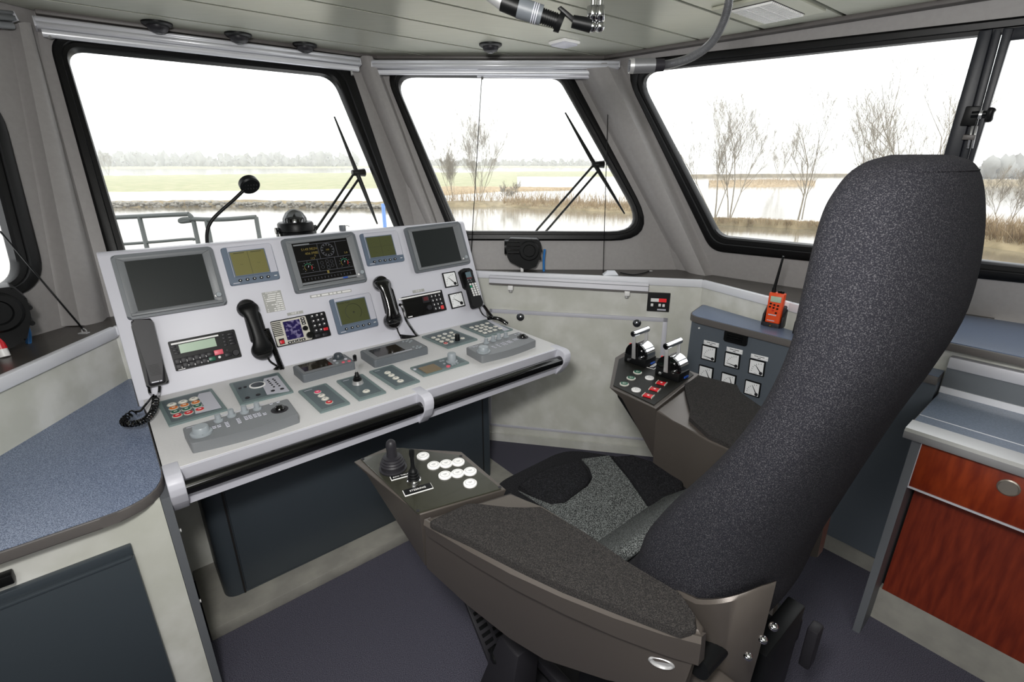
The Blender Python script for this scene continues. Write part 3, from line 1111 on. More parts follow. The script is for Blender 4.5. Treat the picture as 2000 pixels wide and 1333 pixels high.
B().box(-0.9, q[0] - 0.004, 1.304, 1.318, q[1] - 0.034, q[1] - 0.024, 0.003, f=wuv).done('door_handle', 'slate', dr)
a = CABF.loc(28, 1118)
B().box(a[0] - 0.06, a[0], 1.300, 1.325, a[1] - 0.012, a[1] + 0.012, 0.003, f=wuv).done('latch', 'black', cab)
for zz in (0.60, 0.36):
    B().cone(W(0.0, 1.35, zz), W(0.004, 1.35, zz), 0.005, n=10).done('screw_cap', 'white', cab)

# ------------------------------------------------------------------ crops of the photograph used to read positions
Z1, Z2, Z3, Z4 = crop(150, 420, .3), crop(650, 420, .25), crop(220, 640, .3), crop(700, 560, .225)
Z5, Z6, Z8 = crop(650, 820, .25), crop(1150, 560, .205), crop(900, 480, .315)
ZA, ZB, ZC, ZDD = crop(530, 440, .12), crop(500, 560, .12), crop(760, 540, .1), crop(300, 630, .12)
ZE, ZF, ZGG, ZH, ZI = crop(300, 750, .15), crop(800, 610, .13), crop(560, 660, .15), crop(1190, 630, .12), crop(1350, 630, .12)
HA, HB, HC = crop(440, 570, .1275), crop(720, 530, .105), crop(860, 510, .0975)
mp = lambda f, *p: [f(*q) for q in p]


# ------------------------------------------------------------------ monitors
def monitor(label, f, c, sc, knob, scr='screen'):
    d = Dev('console_monitor', label, 'monitor', PANEL, mp(f, *c))
    d.body('bezel', 'devgrey2', 0, 0.016, 0.012, 0.006, 3)
    x0, x1, y0, y1 = d.rect(mp(f, *sc), 0.018)
    # raised inner frame of four bars leaning in to the glass
    b = B()
    W2, H2 = d.w / 2 - 0.012, d.h / 2 - 0.012
    o = [(-W2, -H2), (W2, -H2), (W2, H2), (-W2, H2)]
    i_ = [(x0, y0), (x1, y0), (x1, y1), (x0, y1)]
    for k in range(4):
        j = (k + 1) % 4
        b.hexa([Vector((*o[k], 0.015)), Vector((*o[j], 0.015)), Vector((*i_[j], 0.012)), Vector((*i_[k], 0.012)),
                Vector((*o[k], 0.021)), Vector((*o[j], 0.021)), Vector((*i_[j], 0.017)), Vector((*i_[k], 0.017))], 0.0015)
    b.done('inner_frame', 'devgrey', d.e)
    d.xbox('lower_lip', -W2, W2, -H2 - 0.003, -H2 + 0.006, 0.015, 0.024, 'devgrey', 0.002)
    s = d.xbox('screen', x0, x1, y0, y1, 0.008, 0.0165, scr)
    if knob:
        d.disc('knob', f(*knob[0]), 0.009, 0.02, 0.03, 'knobgrey', bev=0.25)
        d.disc('button', f(*knob[1]), 0.004, 0.02, 0.023, 'white', n=12)
    return d, (x0, x1, y0, y1), s


monitor('wide grey framed monitor at the left end of the panel, screen dark', Z1, [(222, 275), (880, 208), (975, 590), (325, 690)],
        [(308, 305), (818, 252), (895, 552), (400, 628)], ((925, 517), (906, 527)))
dC, (sx0, sx1, sy0, sy1), scrC = monitor('grey framed monitor in the middle of the panel showing yellow figures and dials', ZA, [(135, 250), (1320, 120), (1550, 930), (390, 1130)],
        [(320, 300), (1220, 210), (1395, 850), (525, 985)], ((1480, 760), (1425, 800)), 'screenp')
monitor('grey framed monitor at the right end of the panel, screen dark', Z2, [(540, 105), (975, 62), (1070, 380), (650, 465)],
        [(612, 130), (932, 95), (1015, 355), (700, 408)], ((1045, 328), (1022, 340)))

# the picture on the middle screen
sw, sh = sx1 - sx0, sy1 - sy0
N = lambda fx, fy: (sx0 + fx * sw, sy1 - fy * sh)
zs = 0.0168


def sline(x0, y0, x1, y1, m='pgrey', t=0.0008, nm='grid_line'):
    a, c = N(x0, y0), N(x1, y1)
    if abs(x1 - x0) > abs(y1 - y0):
        return dC.xbox(nm, a[0], c[0], a[1] - t, a[1] + t, zs - 0.0004, zs + 0.0003, m)
    return dC.xbox(nm, a[0] - t, a[0] + t, min(a[1], c[1]), max(a[1], c[1]), zs - 0.0004, zs + 0.0003, m)


for l in ((0.02, .43, .98, .43), (0.02, .72, .98, .72), (.43, .06, .43, .43), (.76, .06, .76, .43), (.36, .43, .36, .72), (.68, .43, .68, .72), (.02, .8, .98, .8), (0.02, .06, .98, .06)):
    sline(*l)
dC.xbox('title_bar', *[N(.02, 0)[0], N(.3, 0)[0]], N(0, .06)[1], N(0, .03)[1], zs - .0004, zs + .0004, 'devgrey')
dC.xbox('task_bar', N(.0, 0)[0], N(1, 0)[0], N(0, .985)[1], N(0, .935)[1], zs - .0004, zs + .0004, 'devgrey')
dC.xbox('task_button', N(.74, 0)[0], N(.83, 0)[0], N(0, .98)[1], N(0, .94)[1], zs - .0003, zs + .0006, 'bluemark')
for body, fx, fy, sz, al in (('5149.982N', .42, .17, .022, 'RIGHT'), ('406.098E', .42, .27, .022, 'RIGHT'), ('0', .36, .34, .018, 'RIGHT'), ('113', .33, .395, .018, 'RIGHT'),
                             ('109', .595, .235, .016, 'CENTER'), ('3.8', .95, .36, .018, 'RIGHT')):
    p = N(fx, fy)
    text(body, sz * .64, dC.e, p[0], p[1], zs + .0002, 'yellow', align=al, name='screen_figure')
p = N(.595, .235)
for R, r, m in ((.155 * sh, .004, 'pgrey'), (.105 * sh, .0012, 'pgrey')):
    b = B().torus((p[0], p[1], zs - .001 + 0.0005), R, r * .35, 30, 4)
    b.done('compass_ring', m, dC.e)
for i in range(12):
    w = 2 * math.pi * i / 12
    B().box(-.001, .001, -.003, .003, 0, .0006).done('ring_tick', 'devgrey', dC.e).matrix_local = Matrix.Translation((p[0] + math.sin(w) * .13 * sh, p[1] + math.cos(w) * .13 * sh, zs)) @ Matrix.Rotation(-w, 4, 'Z')


def sarc(cx, cy, R, a0, a1, m):
    pts = [Vector((cx + R * math.cos(a0 + (a1 - a0) * i / 12), cy + R * math.sin(a0 + (a1 - a0) * i / 12), zs + .0003)) for i in range(13)]
    B().tube(pts, .0011, 4).done('dial_arc', m, dC.e)


for fx in (.175, .845):
    c = N(fx, .59)
    R = .085 * sh
    sarc(*c, R, R_(20), R_(150), 'pgreen')
    sarc(*c, R, R_(-40), R_(20), 'pred')
    sarc(*c, R, R_(150), R_(230), 'yellow')
    for i in range(9):
        w = R_(-45 + 270 * i / 8)
        B().box(c[0] + math.cos(w) * R * 1.45 - .0015, c[0] + math.cos(w) * R * 1.45 + .0015, c[1] + math.sin(w) * R * 1.45 - .001, c[1] + math.sin(w) * R * 1.45 + .001, zs, zs + .0004).done('dial_tick', 'devgrey', dC.e)
    B().hexa([Vector((c[0] - .001, c[1], zs)), Vector((c[0] + .001, c[1], zs)), Vector((c[0] + .004, c[1] + R * .5, zs)), Vector((c[0] + .002, c[1] + R * .5, zs)),
              Vector((c[0] - .001, c[1], zs + .0005)), Vector((c[0] + .001, c[1], zs + .0005)), Vector((c[0] + .004, c[1] + R * .5, zs + .0005)), Vector((c[0] + .002, c[1] + R * .5, zs + .0005))]).done('dial_needle', 'devlite', dC.e)
for i, (fx, fy) in enumerate(((.43, .53), (.43, .63), (.53, .50), (.53, .58), (.53, .66), (.61, .52), (.61, .62))):
    c = N(fx, fy)
    B().torus((c[0], c[1], zs), .006, .0006, 14, 4).done('small_dial', 'pgrey', dC.e)
for i in range(15):
    c = N(.06 + .06 * i, .87)
    dC.xbox('scale_tick', c[0] - .0008, c[0] + .0008, c[1] - .004, c[1] + .004, zs - .0003, zs + .0004, 'pgrey')
c = N(.5, .76)
dC.xbox('rudder_mark', c[0] - .004, c[0] + .004, c[1] - .006, c[1] + .006, zs - .0003, zs + .0005, 'yellow')


# ------------------------------------------------------------------ small instrument displays
def display(label, f, c, sc, btn, lcd, what):
    d = Dev('instrument_display', label, 'display', PANEL, mp(f, *c))
    d.body('body', 'devblue', 0, 0.011, 0.008, 0.003)
    x0, x1, y0, y1 = d.rect(mp(f, *sc), 0.014)
    w, h = d.w, d.h
    pts = rounded([(x0 - .005, y0 - .003), (w / 2 - .001, y0 - .003), (w / 2 - .001, h / 2 - .001), (x0 - .005, h / 2 - .001)], [0, 0, .008, 0], 4)
    B().poly([(p[0], p[1]) for p in pts], .010, .0125, topbev=.001).done('silver_cover', 'devlite', d.e)
    o = 0.004
    B().poly(rounded([(x0 - o, y0 - o), (x1 + o, y0 - o), (x1 + o, y1 + o), (x0 - o, y1 + o)], .003, 3), .0115, .0145, topbev=.001).done('screen_frame', 'devblue', d.e)
    d.xbox('lcd_screen', x0, x1, y0, y1, .012, .0152, lcd)
    cx, cy = (x0 + x1) / 2, (y0 + y1) / 2
    z = .0154
    if what == 'split':
        d.xbox('screen_line', cx - .0005, cx + .0005, y0, y1, .0145, z, 'lcdink')
        for sx in (-.25, .25):
            text('-.-', .011, d.e, cx + sx * (x1 - x0), cy - .003, z, 'lcdink', align='CENTER', name='screen_figure')
            d.xbox('screen_text', cx + sx * (x1 - x0) - .018, cx + sx * (x1 - x0) + .018, y1 - .006, y1 - .004, .0145, z, 'lcdink')
    elif what == 'quad':
        d.xbox('screen_line', cx - .0004, cx + .0004, y0, y1, .0145, z, 'lcdink')
        d.xbox('screen_line', x0, x1, cy - .0004, cy + .0004, .0145, z, 'lcdink')
        for sx in (-.25, .25):
            for sy in (-.25, .25):
                text('-.-', .008, d.e, cx + sx * (x1 - x0), cy + sy * (y1 - y0), z, 'lcdink', align='CENTER', name='screen_figure')
    else:
        R = .36 * (y1 - y0)
        pts = [Vector((cx + R * math.cos(w_), cy - .002 + R * math.sin(w_), z - .0006)) for w_ in [R_(-50 + 280 * i / 26) for i in range(27)]]
        B().tube(pts, .0013, 5).done('dial_arc', 'lcdink', d.e)
        B().lathe([(.0045, 0), (.0045, .0008)], (cx, cy - .004, .0148), 14).done('dial_hub', 'lcdink', d.e)
        text('Rudder Angle', .0095, d.e, x0 + .003, y1 - .006, z, 'lcdink', name='screen_figure')
    for q in btn:
        b_ = d.disc('button', f(*q), .0062, .011, .0145, 'black', n=14, ky=.8)
        B().lathe([(.0022, 0), (.0022, .0006)], (0, 0, .0034), 8).done('button_mark', 'white', b_)
    bars(d.e, -w / 2 + .010, -h / 2 + .007, .0110, .0028, [(0, .022)], 'devlite', name='maker_name')
    d.xbox('corner_mark', w / 2 - .018, w / 2 - .008, y0 - .018, y0 - .0155, .0108, .0114, 'white')
    return d


display('small square display with split olive screen between left and middle monitors', Z1, [(932, 222), (1258, 188), (1320, 420), (1000, 468)],
        [(995, 248), (1215, 222), (1255, 370), (1035, 398)], [(1065, 427), (1112, 420), (1158, 413), (1203, 407), (1247, 402)], 'lcd', 'split')
display('small square display with dark four part screen between middle and right monitors', Z2, [(197, 155), (497, 125), (552, 365), (275, 405)],
        [(255, 180), (450, 160), (497, 310), (300, 335)], [(328, 366), (370, 358), (410, 354), (450, 349), (487, 343)], 'lcd2', 'quad')
display('small square display with round rudder dial, below the middle monitor', ZB, [(1170, 225), (1830, 105), (1990, 640), (1345, 790)],
        [(1300, 262), (1755, 185), (1860, 530), (1410, 625)], [(1475, 690), (1570, 668), (1660, 645), (1752, 630), (1845, 607)], 'lcd2', 'dial')


# ------------------------------------------------------------------ engraved plates
def plate(label, f, c, lines, size, x0=None, m='engrave', ink='white', name='label_plate', surf=None):
    d = Dev(name, label, 'label plate', surf or PANEL, mp(f, *c))
    d.body('plate', m, 0, .0015, .001, .0004)
    k = len(lines)
    for i, l in enumerate(lines):
        y = d.h / 2 - d.h * (i + .5) / k
        if isinstance(l, list):
            bars(d.e, -d.w / 2, y, .0014, size, [(a_ * d.w, c_ * d.w) for a_, c_ in l], ink)
        elif x0 is None:
            text(l, max(size, .0085), d.e, 0, y, .0016, ink, align='CENTER')
        else:
            text(l, size, d.e, -d.w / 2 + x0, y, .0016, ink)
    return d


plate('grey engraved intercom list plate right of the first black handset', ZB, [(85, 105), (395, 60), (485, 380), (180, 435)],
      ['INTERCOM', [(.06, .09), (.27, .72), (.77, .92)], [(.07, .10), (.26, .68), (.72, .94)], [(.08, .11), (.16, .62), (.66, .95)], [(.09, .12), (.15, .61), (.66, .96)],
       [(.09, .12), (.60, .96)], [(.10, .13), (.34, .46), (.50, .68), (.72, .96)], [(.55, .76), (.80, .97)], [(.09, .13), (.42, .54), (.58, .76), (.79, .97)], [(.09, .13), (.42, .54), (.57, .75), (.78, .97)]], .0036, None)
plate('narrow white engraved strip under the middle monitor', ZB, [(875, 145), (1545, 42), (1555, 85), (885, 195)], [[(.03, .15), (.17, .23), (.27, .43), (.46, .53), (.55, .62), (.65, .74), (.77, .98)]], .0065, None, 'engrave', 'white')
plate('small grey VHF 1 plate above the silver faced radio', ZB, [(500, 435), (760, 388), (770, 435), (515, 480)], ['VHF 1'], .012)
plate('small grey VHF 2 plate above the black radio at right', ZC, [(455, 280), (680, 240), (685, 295), (465, 335)], ['VHF 2'], .012)

# ------------------------------------------------------------------ radio with pale LCD
d = Dev('marine_radio', 'black radio set with pale green screen at the lower left of the panel', 'radio', PANEL, mp(ZDD, (225, 325), (1300, 118), (1430, 560), (365, 800)))
d.body('case', 'black', 0, .012, .004, .002)
d.box('lcd_screen', mp(ZDD, (402, 365), (995, 250), (1030, 385), (440, 508)), .010, .0135, 'lcdgreen')
d.box('white_strip', mp(ZDD, (280, 345), (1050, 200), (1055, 222), (285, 375)), .010, .013, 'white')
d.box('maker_plate', mp(ZDD, (400, 765), (515, 742), (520, 755), (408, 780)), .010, .013, 'white')
for r, row in enumerate((((405, 635), (510, 610), (615, 590), (722, 565), (825, 540)), ((430, 720), (540, 690), (645, 672), (750, 645), (855, 622)))):
    for i, c in enumerate(row):
        x, y = d.L(*ZDD(*c), .014)
        k = d.xbox('key', x - .0105, x + .0105, y - .009, y + .009, .011, .0145, 'charcoal', .0015)
        text(str((r * 5 + i + 1) % 10), .009, k, x + .003, y - .004, .0147, 'white')
for c, m in (((925, 515), 'charcoal'), ((955, 595), 'green'), ((1215, 528), 'charcoal')):
    x, y = d.L(*ZDD(*c), .014)
    d.xbox('key', x - .0105, x + .0105, y - .007, y + .007, .011, .0145, m, .0015)
x, y = d.L(*ZDD(1060, 485), .016)
d.xbox('alarm_key', x - .014, x + .014, y - .009, y + .009, .011, .017, 'rose', .002, label='rose pink key')
d.disc('sensor', ZDD(1075, 565), .0045, .011, .0135, 'white', n=12)
d.disc('volume_knob', ZDD(1340, 490), .011, .011, .024, 'charcoal', bev=.2)
d.disc('small_knob', ZDD(1195, 455), .0045, .011, .017, 'charcoal', n=12)
for c in ((1250, 190), (1262, 240), (1275, 290), (1290, 340)):
    x, y = d.L(*ZDD(*c), .014)
    d.xbox('soft_key', x - .010, x + .010, y - .0045, y + .0045, .011, .015, 'charcoal', .002)
for c in ((1140, 200), (1150, 255), (1165, 310), (1180, 365)):
    x, y = d.L(*ZDD(*c), .013)
    d.xbox('side_key', x - .006, x + .006, y - .004, y + .004, .011, .0135, 'charcoal', .001)
for c in ((320, 400), (350, 455), (375, 505)):
    x, y = d.L(*ZDD(*c), .013)
    d.xbox('side_key', x - .008, x + .008, y - .004, y + .004, .011, .0135, 'charcoal', .001)

# ------------------------------------------------------------------ silver faced VHF
d = Dev('marine_radio', 'silver faced radio with purple screen and black keypad', 'radio', PANEL, mp(ZB, (220, 580), (1095, 410), (1220, 800), (345, 995)))
d.body('case', 'black', 0, .012, .004, .002)
d.poly('face_plate', mp(ZB, (235, 590), (800, 478), (860, 660), (920, 855), (360, 975)), .011, .0135, 'beige', .004, .001)
d.box('screen', mp(ZB, (425, 578), (700, 530), (785, 820), (520, 875)), .012, .0148, 'purple')
for i in range(8):
    a0 = (245 + i * 8.5, 612 + i * 28.5)
    a1 = (395 + i * 8.5, 585 + i * 28.5)
    p, q = d.L(*ZB(*a0), .014), d.L(*ZB(*a1), .014)
    d.xbox('speaker_slot', p[0], q[0], (p[1] + q[1]) / 2 - .0016, (p[1] + q[1]) / 2 + .0016, .0133, .0142, 'black')
d.box('button_frame', mp(ZB, (370, 855), (450, 840), (480, 930), (390, 955)), .013, .0148, 'charcoal')
d.box('distress_button', mp(ZB, (385, 880), (455, 865), (472, 925), (402, 940)), .014, .018, 'red', bev=.002, label='red square distress button')
for c in ((555, 910), (627, 890), (697, 873), (772, 860), (755, 522), (768, 562), (780, 600)):
    x, y = d.L(*ZB(*c), .0145)
    k = d.xbox('key', x - .0075, x + .0075, y - .0045, y + .0045, .0125, .0152, 'black', .0015)
    B().box(x - .003, x + .003, y - .0015, y + .0015, .0151, .0155).done('key_mark', 'white', k)
d.disc('knob', ZB(810, 675), .0095, .013, .026, 'blackg', bev=.2)
d.disc('knob', ZB(890, 785), .013, .013, .030, 'blackg', bev=.2)
for c in ((915, 490), (995, 472), (1070, 455), (938, 568), (1015, 550), (1092, 535), (960, 645), (1040, 628), (1115, 610), (985, 722), (1062, 705)):
    x, y = d.L(*ZB(*c), .0145)
    k = d.xbox('key', x - .007, x + .007, y - .0075, y + .0075, .011, .015, 'charcoal', .0015)
    B().box(x - .0025, x + .0025, y - .0005, y + .0045, .0149, .0153).done('key_mark', 'white', k)
for c, m in (((1138, 690), 'red'), ((1005, 800), 'charcoal'), ((1125, 780), 'charcoal')):
    x, y = d.L(*ZB(*c), .0145)
    d.xbox('key', x - .009, x + .009, y - .006, y + .006, .011, .015, m, .0015)

# ------------------------------------------------------------------ black VHF at right
d = Dev('marine_radio', 'black radio with dim red readout and white topped strip at right', 'radio', PANEL, mp(ZC, (165, 430), (990, 275), (1115, 660), (385, 830)))
d.body('case', 'blackg', 0, .012, .003, .001)
d.box('white_strip', mp(ZC, (180, 440), (1000, 285), (1005, 310), (195, 470)), .011, .0135, 'white')
d.box('maker_plate', mp(ZC, (370, 790), (455, 772), (462, 790), (378, 808)), .011, .013, 'white')
d.box('readout', mp(ZC, (645, 400), (770, 380), (795, 500), (670, 525)), .011, .014, 'charcoal', bev=.001)
d.box('readout_window', mp(ZC, (665, 410), (750, 395), (770, 465), (685, 480)), .012, .0147, 'ledredd')
d.disc('volume_knob', ZC(795, 605), .012, .011, .02, 'charcoal', bev=.2)
for r in range(4):
    for i in range(3):
        c = (818 + i * 72 + r * 27, 390 - i * 14 + r * 80)
        x, y = d.L(*ZC(*c), .014)
        k = d.xbox('key', x - .0075, x + .0075, y - .0085, y + .0085, .011, .0145, 'pred' if (r, i) == (3, 2) else 'charcoal', .0012)
        if (r, i) != (3, 2):
            B().box(x + .001, x + .005, y - .005, y + .002, .0144, .0149).done('key_mark', 'white', k)


# ------------------------------------------------------------------ panel gauges
def gauge(label, surf, f, c, ang, hub, group=None, plate_c=None, hubm='black'):
    d = Dev('panel_gauge', label, 'gauge', surf, mp(f, *c), group)
    d.body('bezel', 'black', 0, .006, .002, .001)
    t = .07 * d.w
    d.xbox('dial_face', -d.w / 2 + t, d.w / 2 - t, -d.h / 2 + t, d.h / 2 - t, .004, .0066, 'paper')
    hx, hy = d.w / 2 * hub[0], d.h / 2 * hub[1]
    R = .60 * d.w
    for i in range(7):
        w = R_(95 + 80 * i / 6)
        x, y = hx + math.cos(w) * R * 1.02, hy + math.sin(w) * R * 1.02
        o = B().box(-.0008, .0008, -.0025, .0025, 0, .0003).done('scale_tick', 'charcoal', d.e)
        o.matrix_local = Matrix.Translation((x, y, .0066)) @ Matrix.Rotation(w - math.pi / 2, 4, 'Z')
    o = B().hexa([Vector((-.0022, 0, 0)), Vector((.0022, 0, 0)), Vector((.0008, R * .98, 0)), Vector((-.0008, R * .98, 0)),
                  Vector((-.0022, 0, .0008)), Vector((.0022, 0, .0008)), Vector((.0008, R * .98, .0008)), Vector((-.0008, R * .98, .0008))]).done('needle', 'black', d.e)
    o.matrix_local = Matrix.Translation((hx, hy, .0072)) @ Matrix.Rotation(R_(ang), 4, 'Z')
    o = B().lathe([(.105 * d.w, 0), (.105 * d.w, .0022), (.08 * d.w, .003)], (0, 0, 0), 14).done('hub', hubm, d.e)
    o.location = (hx, hy, .0066)
    d.xbox('maker_mark', -.008, .004, -d.h / 2 + t * 1.5, -d.h / 2 + t * 1.5 + .0015, .0064, .0069, 'devgrey')
    if plate_c:
        x0, x1, y0, y1 = d.rect(mp(f, *plate_c), .002)
        p = d.xbox('title_plate', x0, x1, y0, y1, 0, .0025, 'paper', .0005)
        cx, cy = (x0 + x1) / 2, (y0 + y1) / 2
        hh = y1 - y0
        ww_ = x1 - x0
        bars(p, cx, cy + hh * .17, .0024, hh * .13, [(-.30 * ww_, -.05 * ww_), (-.01 * ww_, .30 * ww_)], 'charcoal')
        bars(p, cx, cy - hh * .20, .0024, hh * .13, [(-.09 * ww_, .09 * ww_)], 'charcoal')
        for s_ in (-1, 1):
            B().lathe([(.0012, 0), (.0012, .0005)], (cx + s_ * (x1 - x0) * .44, cy, .0025), 8).done('rivet', 'devgrey', p)
    return d


gauge('upper white square gauge beside the phone cradle on the panel', PANEL, Z2, [(848, 457), (943, 442), (985, 555), (880, 573)], 42, (.55, -.62))
gauge('lower white square gauge beside the phone cradle on the panel', PANEL, ZC, [(1140, 355), (1400, 300), (1490, 580), (1225, 645)], 52, (.50, -.50))


# ------------------------------------------------------------------ telephones
def tol(d, p):
    return d.s.mat().inverted() @ p


def handset(label, f, ear, mouth, r_e, r_m, gloss, hb):
    c = mp(f, *hb)
    d = Dev('telephone_handset', label, 'telephone', PANEL, c)
    E, Mo = Vector((*d.L(*f(*ear), .045), 0)), Vector((*d.L(*f(*mouth), .045), 0))
    ax = (Mo - E).normalized()
    sd = Vector((-ax.y, ax.x, 0))
    d.poly('cradle', c, 0, .022, 'black', .012, .004, off=.01)
    # one continuous curved handle with swelling ends
    L = (Mo - E).length
    rings = []
    n = 18
    prof = [(-.10, .012, .010, .034), (-.085, .75, .016, .036), (-.05, .92, .020, .040), (0, 1.0, .024, .044), (.07, .95, .022, .049), (.15, .74, .015, .056), (.25, .62, .012, .060), (.5, .58, .012, .062),
            (.72, .62, .012, .060), (.83, .78, .015, .056), (.92, .95, .021, .048), (1.0, 1.0, .023, .043), (1.06, .92, .020, .040), (1.10, .7, .015, .036), (1.115, .012, .010, .034)]
    for t, w, hh, z in prof:
        c0 = E + ax * (L * t) + Vector((0, 0, z))
        rr = (r_e * (1 - max(0, min(1, t))) + r_m * max(0, min(1, t))) * w
        rings.append([c0 + sd * (rr * math.copysign(abs(math.cos(a)) ** .8, math.cos(a))) + Vector((0, 0, hh * math.copysign(abs(math.sin(a)) ** .8, math.sin(a)))) for a in [2 * math.pi * i / n for i in range(n)]])
    B().loft(rings).done('handset', gloss, d.e, angle=70)
    for q, rr in ((E, r_e), (Mo, r_m)):
        B().lathe([(rr * .78, .006), (rr * .95, .016), (rr * .97, .034), (rr * .85, .045), (0, .048)], (q.x, q.y, 0), 22).done('earpiece' if q is E else 'mouthpiece', gloss, d.e)
    return d


# left, dull charcoal one
d = Dev('telephone_handset', 'dull charcoal telephone handset below the left monitor', 'telephone', PANEL, mp(Z1, (350, 690), (492, 672), (600, 1095), (455, 1130)))
d.poly('cradle', mp(Z1, (352, 720), (480, 690), (600, 1095), (455, 1130)), 0, .026, 'black', .008, .004, off=.01)
pts = mp(Z1, (350, 700), (362, 685), (480, 672), (492, 690), (545, 905), (560, 965), (575, 1085), (470, 1115), (448, 985), (440, 960))
b = B()
q = [d.L(*p, .05) for p in pts]
q = rounded(q, .008, 3)
b.poly(q[::-1], .026, .055, topbev=.009, seg=4)
hs = b.done('handset', 'charcoal', d.e)
for i in range(8):
    c0, c1 = Z1(462 + i * 3, 985 + i * 9), Z1(530 + i * 3, 970 + i * 9)
    p, r = d.L(*c0, .056), d.L(*c1, .056)
    B().box(p[0], r[0], (p[1] + r[1]) / 2 - .001, (p[1] + r[1]) / 2 + .001, .0545, .0562).done('grille_slot', 'black', hs)
x, y = d.L(*Z1(527, 1085), .056)
bars(hs, x - .016, y, .0550, .0036, [(0, .02), (.022, .028)], 'devlite', name='maker_name').rotation_euler = (0, 0, 0)
Z5p = lambda x, y, z: tol(d, onz(x, y, z))
b = B()
b.tube(smoothpath([tol(d, PANEL.at(*Z1(470, 1125), .02)), tol(d, PANEL.at(*Z1(478, 1165), .02)), Z5p(300, 775, .80)], 6), .0045, 6)
b.tube(smoothpath([tol(d, PANEL.at(*Z1(540, 1115), .02)), tol(d, PANEL.at(*Z1(535, 1160), .02)), Z5p(304, 775, .80)], 6), .0045, 6)
b.tube(coil(Z5p(304, 778, .795), Z5p(304, 822, .79), Z5p(262, 828, .785), .0085, 15, .0024, 8), .0026, 5)
b.tube(coil(Z5p(262, 828, .785), Z5p(220, 832, .78), Z5p(262, 805, .79), .0085, 9, .0024, 8), .0026, 5)
b.tube(smoothpath([Z5p(262, 805, .79), Z5p(274, 803, .79), Z5p(281, 795, .795), Z5p(300, 772, .80)], 5), .0035, 6)
b.done('coiled_cord', 'blackg', d.e)

# first glossy one
d = handset('black telephone handset beside the intercom plate', HA, (345, 245), (575, 890), .034, .036, 'black', [(275, 330), (520, 300), (660, 760), (400, 790)])
b = B()
pp = lambda f, x, y, o: tol(d, PANEL.at(*f(x, y), o))
b.tube(coil(pp(HA, 625, 565, .02), pp(HA, 760, 920, .018), pp(HA, 900, 1270, .015), .008, 34, .0025, 8), .0028, 5)
b.tube(smoothpath([pp(HA, 640, 985, .02), pp(HA, 690, 1070, .01), pp(HA, 790, 1140, .008)], 6), .004, 6)
b.tube(coil(pp(HA, 770, 1165, .008), pp(HA, 840, 1230, .008), pp(HA, 900, 1275, .012), .008, 9, .0025, 8), .0028, 5)
b.done('coiled_cord', 'blackg', d.e)

# second glossy one
d = handset('shiny black telephone handset in the middle of the panel', HB, (255, 215), (465, 915), .034, .037, 'blackg', [(215, 330), (420, 300), (560, 790), (330, 810)])
b = B()
b.tube(smoothpath([pp(HB, 570, 625, .012), pp(HB, 610, 640, .02), pp(HB, 660, 760, .02), pp(HB, 700, 900, .018), pp(HB, 770, 1020, .015), pp(HB, 880, 1170, .012), pp(HB, 960, 1235, .008)], 8), .0065, 8)
b.tube(coil(pp(HB, 960, 1240, .008), pp(HB, 780, 1235, .008), pp(HB, 595, 1215, .008), .0075, 22, .0024, 8), .0027, 5)
b.tube(smoothpath([pp(HB, 590, 1210, .008), pp(HB, 575, 1180, .008), pp(HB, 545, 1120, .012), pp(HB, 525, 1045, .02)], 6), .0035, 6)
b.done('coiled_cord', 'blackg', d.e)

# keypad phone at the right edge
d = Dev('mobile_telephone', 'slim black phone with white keys in a cradle at the right edge of the panel', 'telephone', PANEL, mp(HC, (375, 190), (610, 160), (870, 890), (660, 950)))
d.poly('cradle', mp(HC, (372, 215), (440, 158), (580, 148), (625, 200), (690, 560), (520, 580), (470, 540)), 0, .022, 'black', .012, .004, off=.012)
ph = d.poly('handset', mp(HC, (492, 200), (590, 180), (640, 215), (690, 380), (870, 870), (800, 925), (690, 958), (650, 925), (545, 520)), .018, .042, 'black', .012, .006, off=.04)
d.poly('screen', mp(HC, (498, 232), (600, 210), (635, 345), (535, 360)), .04, .0428, 'lcdgreen', parent=ph).data.materials[0] = mat('phone_lcd', (70, 96, 106), .2)
d.box('red_bar', mp(HC, (530, 335), (632, 318), (637, 348), (540, 362)), .041, .0435, 'ledredd', parent=ph)
for r in range(6):
    for i in range(3):
        c = (602 + i * 50 + r * 15.5, 470 - i * 9 + r * 43)
        x, y = d.L(*HC(*c), .0435)
        B().box(x - .0052, x + .0052, y - .0048, y + .0048, .041, .0445, .0015).done('key', 'greenlit' if (r, i) == (1, 0) else 'white', ph)
for c in ((552, 380), (605, 370), (568, 418), (620, 405)):
    x, y = d.L(*HC(*c), .0435)
    B().box(x - .004, x + .004, y - .002, y + .002, .041, .0438).done('small_key', 'devgrey', ph)
b = B()
b.tube(smoothpath([pp(HC, 780, 930, .02), pp(HC, 810, 1010, .015), pp(HC, 860, 1080, .012), pp(HC, 950, 1130, .01)], 6), .0035, 6)
b.tube(smoothpath([pp(HC, 860, 890, .02), pp(HC, 950, 1010, .016), pp(HC, 1030, 1110, .012)], 6), .0075, 8)
e1 = [tol(d, onz(*HC(955, 1150), .785)), tol(d, onz(*HC(1160, 1110), .785)), tol(d, onz(*HC(1330, 1255), .78))]
b.tube(coil(*e1, .0075, 24, .0024, 8), .0027, 5)
b.done('coiled_cord', 'blackg', d.e)


